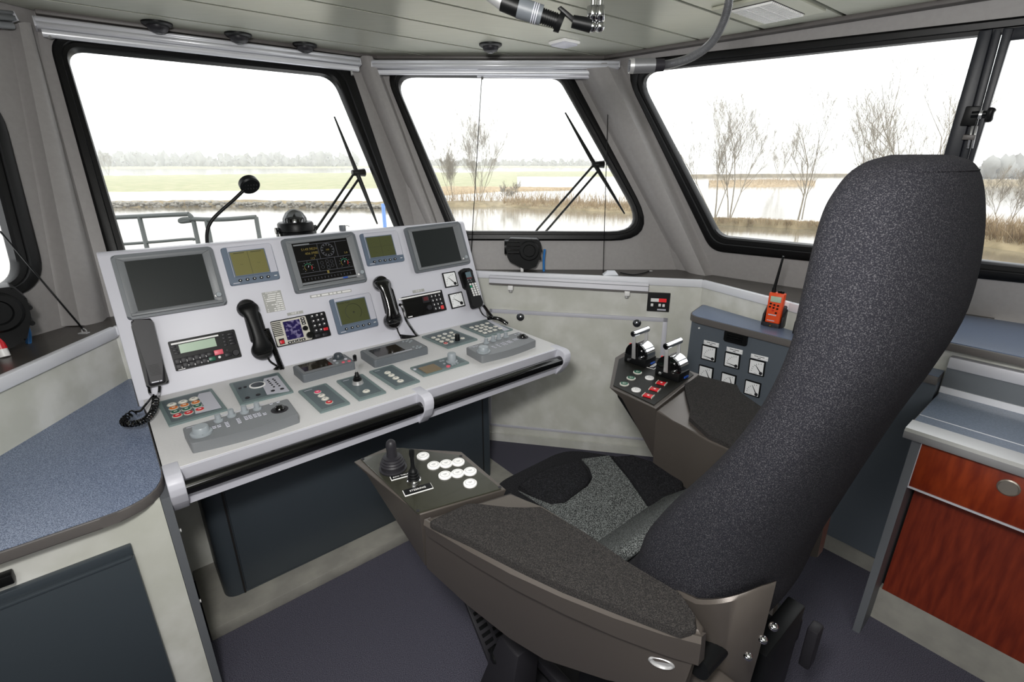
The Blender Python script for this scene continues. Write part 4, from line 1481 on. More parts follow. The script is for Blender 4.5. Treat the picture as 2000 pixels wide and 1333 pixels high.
# ------------------------------------------------------------------ flat panels set into the desk
def deskpanel(name, label, f, c, cat='control panel', z=.006, surf=None):
    d = Dev(name, label, cat, surf or DESK, mp(f, *c))
    d.body('base', 'devgreen', 0, z, .003, .0035, 2)
    m = .010
    B().poly([(-d.w / 2 + m, -d.h / 2 + m * 1.6), (d.w / 2 - m, -d.h / 2 + m * 1.6), (d.w / 2 - m, d.h / 2 - m), (-d.w / 2 + m, d.h / 2 - m)], z - .001, z + .0006).done('face', 'devgreen2', d.e)
    return d


def rbutton(d, px, m, r=.0122, z=.006, mark=True, ring='ring'):
    o = d.disc('push_button', px, r, z, z + .0026, ring, n=20, bev=.3)
    B().lathe([(r * .82, 0), (r * .82, .0012), (r * .74, .0018)], (0, 0, .0024), 18).done('cap', m, o)
    if mark:
        B().box(-r * .32, r * .32, -r * .16, r * .16, 0, .0004).done('symbol', 'devgrey' if m in ('ivory', 'white') else 'ivory', o).location = (0, 0, .0041)
    return o


d = deskpanel('button_panel', 'grey green button panel with orange, green and red buttons by the left phone cord', ZE, [(70, 255), (765, 80), (960, 350), (180, 580)])
for row, m in (([(235, 268), (380, 232), (520, 193)], 'ivory'), ([(260, 313), (402, 277), (548, 240)], 'orangeb'), ([(285, 362), (428, 325), (570, 287)], 'green'), ([(308, 412), (455, 375), (602, 330)], 'red')):
    for c in row:
        rbutton(d, ZE(*c), m, .0138)
d.poly('legend_plate', mp(ZE, (590, 130), (740, 100), (885, 310), (545, 390), (528, 325), (655, 290), (600, 205), (570, 175)), .0055, .0072, 'devlite')

d = deskpanel('pilot_panel', 'grey green panel with a white ringed round dial and small buttons', Z3, [(748, 378), (1075, 302), (1185, 425), (845, 510)])
d.disc('dial_ring', Z3(942, 372), .026, .006, .0095, 'white', n=32)
d.disc('dial_disc', Z3(942, 371), .0205, .0085, .0105, 'slate', n=32)
d.poly('legend_plate', mp(Z3, (985, 333), (1072, 312), (1150, 412), (1005, 438), (975, 378)), .0055, .0072, 'devlite')
for c in ((1010, 343), (1044, 335), (1018, 352), (1055, 343), (1027, 362), (1063, 355), (1037, 373), (1073, 366), (1050, 385), (1085, 378)):
    d.disc('small_button', Z3(*c), .0036, .007, .0088, 'black', n=10)
for c, r in (((877, 455), .007), ((947, 435), .007), ((828, 393), .005), ((862, 385), .005), ((1043, 410), .0065), ((1103, 397), .0065)):
    d.disc('button', Z3(*c), r, .006, .009, 'charcoal', n=14)


def radarkeys(label, f, c, bulge, track, knob, smalls, keys, h=.03):
    d = Dev('radar_keyboard', label, 'keyboard', DESK, mp(f, *c), off=h)
    q = d.cs
    TL, TR, BR, BL = [Vector((*p, 0)) for p in q]
    pts = []
    front = [BL.lerp(BR, t) + Vector((0, -bulge * math.sin(math.pi * t), 0)) for t in [i / 10 for i in range(11)]]
    loop = [TL] + front + [TR]
    loop = [(p.x, p.y) for p in loop]
    loop = rounded(loop, [.008] + [.008] + [0] * 9 + [.008] + [.008], 3)
    B().poly(loop, 0, h, topbev=.003, seg=3).done('case', 'devgrey', d.e)
    o = d.disc('trackball_ring', f(*track), .024, h - .001, h + .002, 'charcoal', n=28)
    B().ball((0, 0, .0), .017, 1.0, 18, 10).done('trackball', 'blackg', o)
    o = d.disc('rotary_knob', f(*knob), .024, h, h + .022, 'knobgrey', off=h + .01, prof=[(.027, 0), (.027, .005), (.021, .007), (.0195, .020), (.018, .022)], n=26)
    B().lathe([(.002, 0), (.002, .001)], (0, -.023, .005), 8).done('index_mark', 'black', o)
    for s in smalls:
        d.disc('small_knob', f(*s), .011, h, h + .022, 'knobgrey', off=h + .008, prof=[(.0125, 0), (.0125, .004), (.008, .006), (.0075, .022)], n=18)
    for cl, nx, ny, dx, dy in keys:
        x, y = d.L(*f(*cl), h)
        for i in range(nx):
            for j in range(ny):
                k = d.xbox('key', x + i * dx - .0045, x + i * dx + .0045, y - j * dy - .0032, y - j * dy + .0032, h - .001, h + .002, 'devlite', .001)
                B().box(x + i * dx - .003, x + i * dx + .003, y - j * dy - .0017, y - j * dy + .0017, h + .0018, h + .0024).done('key_face', 'devgrey2', k)
    a, b_ = d.L(*f(*smalls[0]), h), d.L(*f(*smalls[-1]), h)
    d.xbox('knob_strip', a[0] - .02, b_[0] + .02, a[1] + .012, a[1] + .0145, h - .0005, h + .0012, 'devlite')
    bars(d.e, TL.x + .009, TL.y - .010, h, .003, [(0, .020)], 'devlite', name='maker_name')
    return d


radarkeys('long curved grey control keyboard at the left front of the desk', ZE, [(370, 575), (1745, 190), (1890, 390), (480, 785)], .014, (1640, 330), (615, 605),
          [(840, 455), (1010, 390), (1180, 345), (1345, 300)], [((785, 560), 2, 2, .012, .009), ((945, 505), 1, 4, .012, .0095), ((1095, 458), 1, 4, .011, .0095), ((1195, 430), 2, 3, .011, .0095), ((1310, 400), 2, 3, .011, .009), ((1440, 385), 1, 2, .016, .009), ((1530, 265), 2, 1, .02, .009)])
radarkeys('curved grey control keyboard at the right end of the desk', ZF, [(845, 530), (1640, 295), (1900, 420), (1085, 665)], .014, (1700, 370), (1110, 560),
          [(1150, 440), (1255, 405), (1340, 375), (1445, 348)], [((965, 522), 2, 1, .014, .009), ((1240, 515), 1, 3, .012, .011), ((1310, 492), 1, 3, .012, .011), ((1375, 470), 2, 3, .012, .011), ((1460, 442), 2, 3, .012, .010), ((1560, 410), 2, 2, .012, .010), ((1590, 335), 2, 1, .02, .009)])

d = deskpanel('button_panel', 'small grey green panel with a column of pink, white and red buttons', ZGG, [(152, 715), (515, 608), (830, 872), (440, 990)])
for c, m in (((402, 705), 'pink'), ((452, 750), 'ivory'), ((500, 792), 'ivory'), ((552, 838), 'red')):
    rbutton(d, ZGG(*c), m)
bars(d.e, -d.w / 2 + .014, d.h / 2 - .020, .0066, .0022, [(0, .026)], 'devlite')
d = deskpanel('joystick_panel', 'small grey green panel with a thin black joystick', ZGG, [(635, 580), (985, 490), (1300, 722), (955, 832)])
o = d.disc('joystick_base', ZGG(925, 590), .018, .006, .012, 'steel', off=.008, prof=[(.020, 0), (.018, .006), (.0165, .013), (.015, .013)], n=22)
B().lathe([(.014, .012), (.0155, .016), (.012, .018), (.013, .022), (.010, .025), (.0105, .029), (.007, .033), (.006, .040), (.0035, .044)], (0, 0, 0), 18).done('rubber_gaiter', 'black', o)
B().cone((0, 0, .042), (0, 0, .085), .0028, .0024, 10).done('stick', 'steel', o)
B().lathe([(0, .082), (.0058, .085), (.0068, .095), (.006, .105), (0, .109)], (0, 0, 0), 14).done('stick_grip', 'blackg', o)
rbutton(d, ZGG(1035, 693), 'ivory', .0125)
bars(d.e, -d.w / 2 + .016, d.h / 2 - .022, .0066, .0022, [(0, .022)], 'devlite')
d = deskpanel('button_panel', 'small grey green panel with a column of four ivory buttons', ZGG, [(1080, 450), (1385, 368), (1728, 580), (1412, 690)])
for c in ((1312, 452), (1362, 486), (1420, 522), (1480, 560)):
    rbutton(d, ZGG(*c), 'ivory', .0122)
bars(d.e, -d.w / 2 + .014, d.h / 2 - .020, .0066, .0022, [(0, .020)], 'devlite')

d = deskpanel('control_panel', 'grey green control panel with brown screen, big knob and red button', Z4, [(445, 715), (850, 603), (950, 672), (570, 790)])
d.box('lcd_screen', mp(Z4, (518, 708), (650, 670), (728, 712), (592, 752)), .006, .0085, 'brownlcd')
d.disc('rotary_knob', Z4(812, 645), .020, .006, .034, 'knobgrey', off=.01, prof=[(.022, 0), (.022, .004), (.017, .006), (.016, .034), (.0145, .036)], n=24)
d.disc('red_button', Z4(780, 687), .008, .006, .010, 'rose', n=16, label='red button')
for c in ((712, 645), (745, 667), (735, 640), (815, 675), (835, 668), (858, 660)):
    d.disc('button', Z4(*c), .0052, .006, .009, 'knobgrey', n=12)
d.disc('corner_button', Z4(490, 715), .006, .006, .009, 'devlite', n=12)


def thick(label, f, c, h, sc, name):
    d = Dev(name, label, 'control unit', DESK, mp(f, *c), off=h)
    pts = rounded([(-d.w / 2, -d.h / 2), (d.w / 2, -d.h / 2), (d.w / 2, d.h / 2), (-d.w / 2, d.h / 2)], .01, 4)
    B().poly(pts, 0, h, topbev=.003, seg=3).done('case', 'devgrey2', d.e)
    d.xbox('face', -d.w / 2 + .006, d.w / 2 - .006, -d.h / 2 + .008, d.h / 2 - .006, h - .001, h + .0006, 'devgrey')
    d.box('screen', mp(f, *sc), h - .0005, h + .0012, 'refl')
    return d


d = thick('thick grey control unit with dark screen and round knob behind the joystick panel', ZGG, [(62, 375), (745, 205), (890, 315), (215, 490)], .03, [(150, 360), (500, 275), (610, 350), (225, 440)], 'autopilot_unit')
d.disc('rotary_knob', ZGG(672, 250), .019, .03, .05, 'slate', off=.036, prof=[(.021, 0), (.021, .003), (.017, .005), (.016, .016), (.012, .02)], n=24)
for c, m in (((735, 313), 'rose'), ((812, 298), 'rose'), ((655, 322), 'knobgrey'), ((622, 292), 'devlite'), ((765, 270), 'devlite'), ((570, 245), 'devlite'), ((540, 262), 'devlite')):
    d.disc('button', ZGG(*c), .006, .03, .0335, m, n=12)
d = thick('wide thick grey unit with dark reflective screen at the foot of the panel', ZGG, [(938, 175), (1640, 5), (1830, 125), (1150, 300)], .03, [(1060, 170), (1410, 85), (1545, 155), (1190, 250)], 'sounder_unit')
for c in ((1650, 115), (1690, 130), (1700, 105), (1745, 108), (1725, 125), (1515, 45), (1580, 22), (1620, 35), (1560, 40), (1600, 50)):
    d.disc('button', ZGG(*c), .005, .03, .033, 'knobgrey', n=12)
d.box('status_line', mp(ZGG, (1390, 205), (1625, 145), (1632, 150), (1397, 211)), .03, .0312, 'devlite')
d.disc('maker_mark', ZGG(1015, 148), .005, .03, .0312, 'white', n=12)

d = deskpanel('keypad_panel', 'grey green keypad with ivory buttons, one red, and a black knob', Z4, [(572, 437), (812, 372), (1025, 470), (755, 552)])
for c in ((358, 380), (447, 355), (625, 305), (420, 408), (510, 385), (595, 355), (680, 335), (480, 437), (570, 412), (650, 385), (630, 440), (795, 390)):
    rbutton(d, ZF(*c), 'ivory', .0105)
rbutton(d, ZF(530, 325), 'white', .011)
rbutton(d, ZF(542, 465), 'red', .0105)
d.disc('knob', ZF(718, 420), .0095, .006, .034, 'black', off=.008, prof=[(.011, 0), (.010, .026), (.009, .029)], n=18)
d = deskpanel('keypad_panel', 'grey green keypad with square ivory buttons at the right rear of the desk', Z4, [(885, 352), (1112, 293), (1340, 382), (1105, 445)])
d.poly('legend_plate', mp(ZF, (1165, 125), (1200, 118), (1500, 262), (1420, 280)), .0055, .0072, 'devlite')
for c in ((932, 225), (1012, 205), (1090, 187), (1165, 162), (997, 252), (1075, 230), (1147, 212), (1065, 278), (1140, 255), (1215, 232), (1290, 210), (1130, 305), (1205, 282), (1280, 262), (1360, 238)):
    x, y = d.L(*ZF(*c), .01)
    k = d.xbox('push_button', x - .0088, x + .0088, y - .0088, y + .0088, .006, .0105, 'ivory', .003)
    B().box(x - .003, x + .003, y - .0015, y + .0015, .0104, .0109).done('symbol', 'devgrey', k)

# ================================================================== corner wall fittings
_wn = (eD - eC).normalized()
CWALL = Surf(fC, _wn.cross((eC - fC).normalized()), _wn)

pxs = [(960, 602), (1310, 624), (1276, 860), (952, 832)]
d = Dev('access_panel', 'large mottled access panel with pale frame and two round knobs', 'panel', CWALL, pxs)
d.xbox('door_leaf', -d.w / 2 + .01, d.w / 2 - .01, -d.h / 2 + .01, d.h / 2 - .01, -.012, .004, 'laminate')
for nm, x0, x1, y0, y1 in (('frame_strip', -d.w / 2, d.w / 2, d.h / 2 - .02, d.h / 2), ('frame_strip', -d.w / 2, d.w / 2, -d.h / 2, -d.h / 2 + .014),
                           ('frame_strip', -d.w / 2, -d.w / 2 + .014, -d.h / 2, d.h / 2), ('frame_strip', d.w / 2 - .022, d.w / 2, -d.h / 2, d.h / 2)):
    d.xbox(nm, x0, x1, y0, y1, -.012, .007, 'framestrip', .001)
for c in ((1016, 620), (1244, 632)):
    d.disc('turn_knob', c, .018, .003, .02, mat('knob_steel', (120, 122, 126), .22, metal=.9) if 'knob_steel' not in bpy.data.materials else bpy.data.materials['knob_steel'], off=.01, prof=[(.021, 0), (.021, .003), (.018, .005), (.0185, .012), (.013, .017), (0, .019)], n=24)

px = [(958, 537), (1266, 552), (1266, 569), (958, 551)]
d = Dev('grab_rail', 'long white aluminium rail on the wall below the corner ledge', 'rail', CWALL, px)
B().poly(rounded([(-d.w / 2, -d.h / 2), (d.w / 2, -d.h / 2), (d.w / 2, d.h / 2), (-d.w / 2, d.h / 2)], .002, 2), .012, .04, topbev=.003).done('rail', 'alu_flat', d.e)
d.xbox('groove', -d.w / 2, d.w / 2, d.h * .1, d.h * .18, .0392, .0404, 'devgrey')
d.xbox('lower_flange', -d.w / 2, d.w / 2, -d.h / 2 - .008, -d.h / 2 + .002, .008, .03, 'edge')
for c in ((997, 562), (1225, 573)):
    x, y = d.L(*c, .03)
    k = d.xbox('bracket', x - .013, x + .013, y - .014, y + .010, .0, .036, 'white', .002)
    B().cone((x, y - .026, .018), (x, y - .012, .018), .009, n=12).done('bracket_foot', 'steel', k)

px = mp(Z6, (570, 53), (780, 62), (757, 240), (545, 228))
d = Dev('heater_control', 'black square wall control with red readout and white keys', 'control', CWALL, px)
d.body('body', 'black', 0, .012, .002, .0015)
d.box('readout_white', mp(Z6, (592, 112), (668, 115), (666, 148), (590, 142)), .011, .0135, 'white')
d.box('readout_red', mp(Z6, (668, 115), (742, 118), (738, 152), (666, 148)), .011, .0135, 'ledred')
for c in ((602, 175), (675, 178), (712, 182)):
    x, y = d.L(*Z6(*c), .012)
    d.xbox('key', x - .006, x + .006, y - .007, y + .007, .011, .014, 'white', .001)
d.box('maker_plate', mp(Z6, (655, 212), (735, 218), (732, 232), (648, 226)), .011, .0128, 'devlite')

# ------------------------------------------------------------------ on the corner ledge
LEDGE = Surf((0, 0, ZG), ZX, CX)


def motor(label, foot, wpx, flip=1, m0=None):
    """wiper motor: gear case, ribbed body, pipe stub"""
    base = onz(*foot, ZG)
    dist = (base - EYE).length
    k = wpx / FPX * dist
    s = Surf(base, -(base - EYE).normalized() * Vector((1, 1, 0)), CX)
    e = empty('wiper_motor', s.mat())
    tag(e, label, 'motor')
    S_ = lambda pts: [(x * k * flip, y * k) for x, y in pts]
    b = B()
    g = rounded(S_([(-.42, .42), (-.46, .70), (-.36, .92), (.40, .90), (.50, .72), (.48, .45), (.36, .16), (.10, .06), (-.36, .30)]), .05 * k, 3)
    area_ = sum(g[i][0] * g[(i + 1) % len(g)][1] - g[(i + 1) % len(g)][0] * g[i][1] for i in range(len(g)))
    g = g if area_ > 0 else g[::-1]
    b.poly(g, -.22 * k, .18 * k, topbev=.03 * k, seg=2)
    b.done('gear_case', 'black', e)
    o = B().lathe([(.27 * k, 0), (.27 * k, .05 * k), (.24 * k, .08 * k), (.17 * k, .08 * k), (.15 * k, .055 * k), (0, .055 * k)], (.17 * k * flip, .60 * k, .17 * k), 28).done('round_cover', 'black', e)
    B().cone((-.50 * k * flip, .66 * k, -.02 * k), (.05 * k * flip, .66 * k, -.02 * k), .20 * k, n=22).done('motor_body', 'black', e)
    for i in range(4):
        y = .52 + i * .1
        B().box(min(-.40 * k * flip, -.08 * k * flip), max(-.40 * k * flip, -.08 * k * flip), (y - .012) * k, (y + .012) * k, .16 * k, .20 * k).done('rib', 'blackg', e)
    for w in range(5):
        a = R_(-60 + 35 * w)
        B().cone((.17 * k * flip + math.cos(a) * .33 * k * flip, .52 * k + math.sin(a) * .36 * k, -.1 * k), (.17 * k * flip + math.cos(a) * .33 * k * flip, .52 * k + math.sin(a) * .36 * k, .14 * k), .035 * k, n=10).done('lug', 'black', e)
    B().box(-.06 * k, .02 * k, 0, .24 * k, .02 * k, .10 * k, .01 * k).done('white_stub', 'white', e)
    return e, k


motor('black wiper motor on the corner ledge under the middle window', (1021, 530), 70)
e2, k2 = motor('black wiper motor cut off by the left edge of the picture', (-14, 694), 100)


def hose(label, p0, p1, m='blue', r=.007, top=None):
    a = onz(*p0, ZG)
    s = Surf(a, -(a - EYE).normalized() * Vector((1, 1, 0)), CX)
    pts = [s.at(*q) for q in p1]
    o = B().tube(smoothpath([a] + pts, 5), r, 10).done('blue_hose', m)
    return tag(o, label, 'hose')


hose('blue hose end standing on the corner ledge beside the wiper motor', (1062, 530), [(1062, 505), (1064, 487)], r=.0065)
hose('blue hose hanging from the wiper motor at the left', (56, 671), [(55, 650), (48, 631)], r=.0075)
a = onz(10, 697, ZG)
o = B().cone(a, a + Vector((-.015, .01, .055)), .013, n=12).done('red_cap_tube', 'white')
tag(o, 'red and white tube end on the left ledge', 'tube')
B().cone(a + Vector((-.006, .004, .022)), a + Vector((-.0165, .011, .06)), .0145, n=12).done('red_sleeve', 'red', o, label='red sleeve')

# white clip and loose cord on the ledge
a = onz(1192, 537, ZG)
o = B().hexa([a + Vector((-.04, -.02, 0)), a + Vector((.04, -.02, 0)), a + Vector((.04, .02, 0)), a + Vector((-.04, .02, 0)),
              a + Vector((-.016, -.012, .022)), a + Vector((.022, -.012, .022)), a + Vector((.022, .012, .022)), a + Vector((-.016, .012, .022))], .003).done('cord_clip', 'cloth')
tag(o, 'small white wedge clip on the corner ledge where the blind cord ends', 'clip')
pts = [onz(x, y, ZG + .004) for x, y in ((1212, 533), (1235, 537), (1255, 534), (1268, 530))]
o = B().tube(smoothpath(pts, 6), .003, 6).done('loose_cord', 'black')
tag(o, 'short loose black cord lying on the corner ledge', 'cord')
B().torus(pts[-1] + Vector((.008, 0, .001)), .008, .002, 12, 6).done('eyelet', 'steel', o)

# tension cord and hook at the left ledge
h = onz(166, 652, ZG)
hk = empty('blind_tensioner', Matrix.Translation(h))
tag(hk, 'thin black tension cord slanting down to a small steel hook on the left ledge', 'cord')
B().tube([LEFT.at(0, 452, .02) - h, ZX * .012], .0028, 6).done('tension_cord', 'black', hk)
B().box(-.018, .012, -.008, .008, 0, .004, .001).done('hook', 'steel', hk)
B().torus((0, 0, .009), .008, .002, 14, 6, Vector((1, 0, 0)), Vector((0, 0, 1))).done('ring', 'steel', hk)

# ------------------------------------------------------------------ blind cassettes above the windows
def cassette(label, s, c, off, m='alu'):
    d = Dev('blind_cassette', label, 'blind', s, c, off=off)
    W2, H2 = d.w / 2, d.h / 2
    prof = [(-H2 * .05, 0), (H2, 0), (H2, off), (H2 * .72, off), (H2 * .66, off - .006), (H2 * .5, off - .006), (H2 * .44, off), (-H2 * .05, off * .96)]
    B().prism([(-W2, y, z) for y, z in prof], [(W2, y, z) for y, z in prof]).done('cassette', m, d.e, angle=25)
    r = H2 * .42
    B().cone((-W2 + .012, -H2 + r, off * .6), (W2 - .012, -H2 + r, off * .6), r, n=18).done('bottom_bar', m, d.e)
    for s_ in (-1, 1):
        B().box(s_ * W2 - .003, s_ * W2 + .003, -H2 * .1, H2, 0, off, .001).done('end_cap', 'alu_flat', d.e)
    return d


d = cassette('long bright aluminium blind cassette over the front window', FRONT, [(63, 30), (707, 113), (704, 137), (75, 66)], .045)
for q in ((97, 68), (687, 142)):
    x, y = d.L(*q, .03)
    B().cone((x, y - .012, .03), (x, y + .012, .03), .007, .004, 10).done('cord_tip', 'steel', d.e)
d = cassette('aluminium blind cassette over the corner window', CORNER, [(724, 117), (1212, 118), (1208, 142), (727, 141)], .085)
d = Dev('blind_bar', 'thin white blind bar with two tension cords at the top of the corner window', 'blind', CORNER, [(932, 142), (1202, 146), (1201, 156), (932, 150)], off=.035)
B().cone((-d.w / 2, 0, .035), (d.w / 2, 0, .035), d.h * .55, n=14).done('bar', 'alu_flat', d.e)
for q in ((942, 153), (1189, 157)):
    x, y = d.L(*q, .035)
    B().ball((x, y, .035), .007, 1, 10, 6).done('cord_stop', 'edge', d.e)
for a_, c_ in (((941, 150), (918, 530)), ((1189, 156), (1178, 534))):
    p = tol(d, CORNER.at(*a_, .035))
    q = tol(d, onz(*c_, ZG + .004))
    B().tube([p, q], .0021, 6).done('blind_cord', 'black', d.e, label='thin black tension cord')
d = cassette('grey end of a blind cassette at the top left corner', LEFT, [(-120, 5), (36, 22), (34, 55), (-120, 40)], .05, 'devgrey')

# ------------------------------------------------------------------ ceiling fittings
CEIL = Surf((0, 0, 2.0), -ZX, CX)
for i, (c, w) in enumerate((((306, 44), 'first'), ((465, 66), 'second'), ((595, 86), 'third'), ((958, 86), 'x'))):
    lab = {'first': 'black eyeball spotlight on the ceiling, leftmost of four', 'second': 'black eyeball spotlight on the ceiling, second from the left',
           'third': 'black eyeball spotlight on the ceiling, third from the left', 'x': 'black eyeball spotlight on the ceiling above the corner window'}[w]
    e = empty('ceiling_spotlight', Matrix.Translation(CEIL.at(*c)))
    tag(e, lab, 'ceiling light', 'eyeball spotlights on the ceiling')
    B().lathe([(.052, 0), (.052, -.006), (.044, -.012), (.040, -.012)], (0, 0, 0), 26).done('rim', 'black', e)
    B().lathe([(.036, -.010), (.036, -.018), (.030, -.028), (.018, -.034), (0, -.036)], (0, 0, 0), 22).done('eyeball', 'charcoal', e)
    B().lathe([(.012, -.034), (.012, -.0365), (0, -.0365)], (0, 0, 0), 14).done('lens', 'flash', e)

p4 = [CEIL.at(*q) for q in ((1074, 80), (1104, 73), (1131, 80), (1100, 88))]
cc = sum(p4, Vector()) / 4
o = empty('smoke_sensor', Matrix.Translation(cc) @ Matrix.Rotation(-AZ + math.pi / 2, 4, 'Z'))
tag(o, 'small white square sensor plate on the ceiling above the corner window', 'sensor')
B().box(-.05, .05, -.05, .05, -.012, 0, .003).done('base_plate', 'white', o)
B().box(-.042, .042, -.042, .042, -.02, -.011, .003).done('cover', 'devlite', o)

# air vent with slats
vc = CEIL.at(1502, 15)
e = empty('air_vent', Matrix.Translation(vc) @ Matrix.Rotation(math.pi / 2 - AZ, 4, 'Z'))
tag(e, 'cream ceiling air vent with white slats and square frame', 'vent')
B().box(-.16, .16, -.125, .125, -.012, 0, .004).done('frame', mat('vent_cream', (176, 176, 160), .5), e)
B().box(-.125, .125, -.07, .07, -.0135, -.011).done('dark_opening', 'seam', e)
for i in range(19):
    x = -.118 + i * .0131
    B().box(x - .0030, x + .0030, -.068, .068, -.020, -.012).done('slat', 'white', e)
for i in range(2):
    y = -.023 + .046 * i
    B().box(-.122, .122, y - .002, y + .002, -.021, -.014).done('slat_bar', 'white', e)

# gooseneck lamp
GP = Surf((0, 1.55, 0), -Vector((0, 1, 0)), CX)
pts = [GP.at(*q) for q in ((1425, -40), (1424, 0), (1412, 45), (1388, 85), (1350, 112), (1310, 125), (1290, 127))]
e = empty('gooseneck_lamp', Matrix.Translation(Vector((pts[0].x, pts[0].y, 2.0))))
tag(e, 'silver gooseneck lamp curving down from the ceiling at right', 'lamp')
o0 = e.location.copy()
pts = [Vector((pts[0].x, pts[0].y, 2.0))] + pts[1:]
sp = smoothpath(pts, 16)
b = B()
rs = [.0108 + .0016 * (1 if i % 2 else -1) for i in range(len(sp) * 2)]
fine = []
for p, q in zip(sp, sp[1:]):
    fine += [p, p.lerp(q, .5)]
fine.append(sp[-1])
b.tube([p - o0 for p in fine], [.0120 if i % 2 else .0090 for i in range(len(fine))], 12).done('flexible_neck', 'necksteel', e, angle=80)
L = lambda q: GP.at(*q) - o0
B().cone(L((1296, 127)), L((1276, 128)), .0155, .0165, 18).done('collar', 'charcoal', e)
B().cone(L((1278, 128)), L((1236, 129)), .0185, .0190, 22).done('lamp_head', 'necksteel', e)
hd = B().cone(L((1237, 129)), L((1229, 129)), .0195, .0185, 22).done('lamp_rim', 'steel', e)
B().cone(L((1229.4, 129)), L((1228.2, 129)), .0155, .0155, 22).done('lens', 'flash', e)
B().lathe([(.03, 0), (.03, -.01), (.016, -.02)], (0, 0, 0), 20).done('ceiling_rose', 'steel', e)

# spotlight arm and chrome bracket at the top edge
e = empty('reading_light', Matrix.Translation(Vector((GP.at(985, 5).x, 1.25, 2.0))))
tag(e, 'grey and black spot lamp with ribbed swivel hanging at the top edge', 'lamp')
o0 = e.location.copy()
G2 = Surf((0, 1.25, 0), -Vector((0, 1, 0)), CX)
L = lambda q: G2.at(*q) - o0
B().cone(L((940, -20)), L((984, 6)), .011, .016, 18).done('lamp_nose', 'steel', e)
B().cone(L((980, 3)), L((1016, 17)), .018, .019, 22).done('black_sleeve', 'black', e)
B().cone(L((1012, 15)), L((1058, 30)), .0205, .0195, 22).done('grey_sleeve', 'devgrey2', e)
for i in range(3):
    a_ = L((1040 + i * 4, 25 + i * 1.3))
    c_ = L((1041.5 + i * 4, 25.5 + i * 1.3))
    B().cone(a_, c_, .0209, n=20).done('ring_mark', 'devlite', e)
for i in range(7):
    a_, c_ = L((1058 + i * 4.2, 31 + i * 1.5)), L((1061 + i * 4.2, 32 + i * 1.5))
    B().cone(a_, c_, .0155, n=16).done('rib', 'black', e)
B().cone(L((1056, 30)), L((1090, 42)), .0135, n=14).done('core', 'black', e)
B().cone(L((1088, 41)), L((1098, 46)), .0215, .0195, 18).done('flange', 'black', e)
B().hexa([L((1088, 18)), L((1095, 14)), L((1124, 38)), L((1118, 46))] + [L(q) - Vector((0, .012, 0)) for q in ((1088, 18), (1095, 14), (1124, 38), (1118, 46))], .002).done('clamp_lever', 'black', e)
B().cone(L((1118, 42)), L((1154, 50)), .0125, .0145, 16).done('arm', 'black', e)
B().cone(L((950, -16)), Vector((L((950, -16)).x, L((950, -16)).y, 0)), .008, n=12).done('stem', 'steel', e)
e = empty('chrome_bracket', Matrix.Translation(Vector((G2.at(1164, 5).x, 1.25, 2.0))))
tag(e, 'chrome double clamp bracket hanging from the ceiling at the top edge', 'bracket')
o0 = e.location.copy()
L = lambda q: G2.at(*q) - o0
for x in (1158, 1172):
    t = L((x, 0))
    B().cone(Vector((t.x, t.y, 0)), L((x, 14)), .0068, n=14).done('rod', 'chrome', e)
    B().cone(L((x - 1, 12)), L((x - 1, 42)), .0115, .0115, 8).done('clamp', 'chrome', e)
    B().ball(L((x - 1, 52)), .0115, 1, 14, 8).done('ball_joint', 'chrome', e)
B().box(-.05, .05, -.02, .02, -.01, 0, .002).done('ceiling_plate', 'chrome', e)

# window catch on the sash post
d = Dev('window_catch', 'black catch with T shaped knob on the sliding window post', 'latch', RIGHT, [(1890, 215), (1905, 215), (1903, 238), (1888, 238)], off=.03)
z = .03
P = lambda x, y, z_: Vector((*d.L(x, y, z_), z_))
d.xbox('catch_plate', -.02, .02, -.03, .03, .02, .045, 'black', .003)
B().cone(P(1897, 224, .05), P(1934, 222, .05), .010, n=14).done('spindle', 'black', d.e)
B().cone(P(1912, 224, .05), P(1918, 224, .05), .014, n=14).done('collar', 'steel', d.e)
B().tube(smoothpath([P(1940, 212, .05), P(1934, 220, .055), P(1930, 238, .05)], 5), [.008] + [.011] * 9 + [.008], 10).done('knob', 'black', d.e)
for a_, c_ in (((1900, 246), (1890, 290)), ((1908, 246), (1898, 290))):
    B().tube([P(*a_, .032), P(*c_, .032)], .004, 8).done('slide_rod', 'steel', d.e)
d.xbox('slide_guide', *sorted((P(1893, 266, .03).x - .016, P(1906, 266, .03).x)), P(1893, 268, .03).y - .008, P(1893, 268, .03).y + .008, .02, .042, 'edge', .002)

# ------------------------------------------------------------------ compass and gooseneck microphone behind the panel
s = Surf(W(0, 2.19, 0), -VX, UX)
c0 = s.at(579, 452)
k = (s.at(611, 440) - s.at(547, 443)).length / 2
e = empty('magnetic_compass', Matrix.Translation(Vector((c0.x, c0.y, 1.19))))
tag(e, 'black dome compass standing behind the console above the middle monitor', 'compass')
z0 = s.at(579, 436).z - 1.19
B().lathe([(k * .55, 0), (k * .6, .005), (k * .95, z0 - k * .95), (k * 1.02, z0 - k * .5), (k * 1.0, z0 - k * .48), (k * 1.06, z0 - k * .42), (k * 1.06, z0 - k * .02), (k * .98, z0 + k * .08), (k * .6, z0 + k * .1)], (0, 0, 0), 30).done('bowl', 'black', e)
B().lathe([(k * .72, z0 + k * .06), (k * .7, z0 + k * .3), (k * .5, z0 + k * .66), (k * .2, z0 + k * .84), (0, z0 + k * .87)], (0, 0, 0), 26).done('dome', 'dome', e)
cd = B().lathe([(k * .6, z0 + k * .08), (k * .6, z0 + k * .28), (k * .5, z0 + k * .34), (k * .1, z0 + k * .4), (0, z0 + k * .6)], (0, 0, 0), 24).done('compass_card', 'black', e)
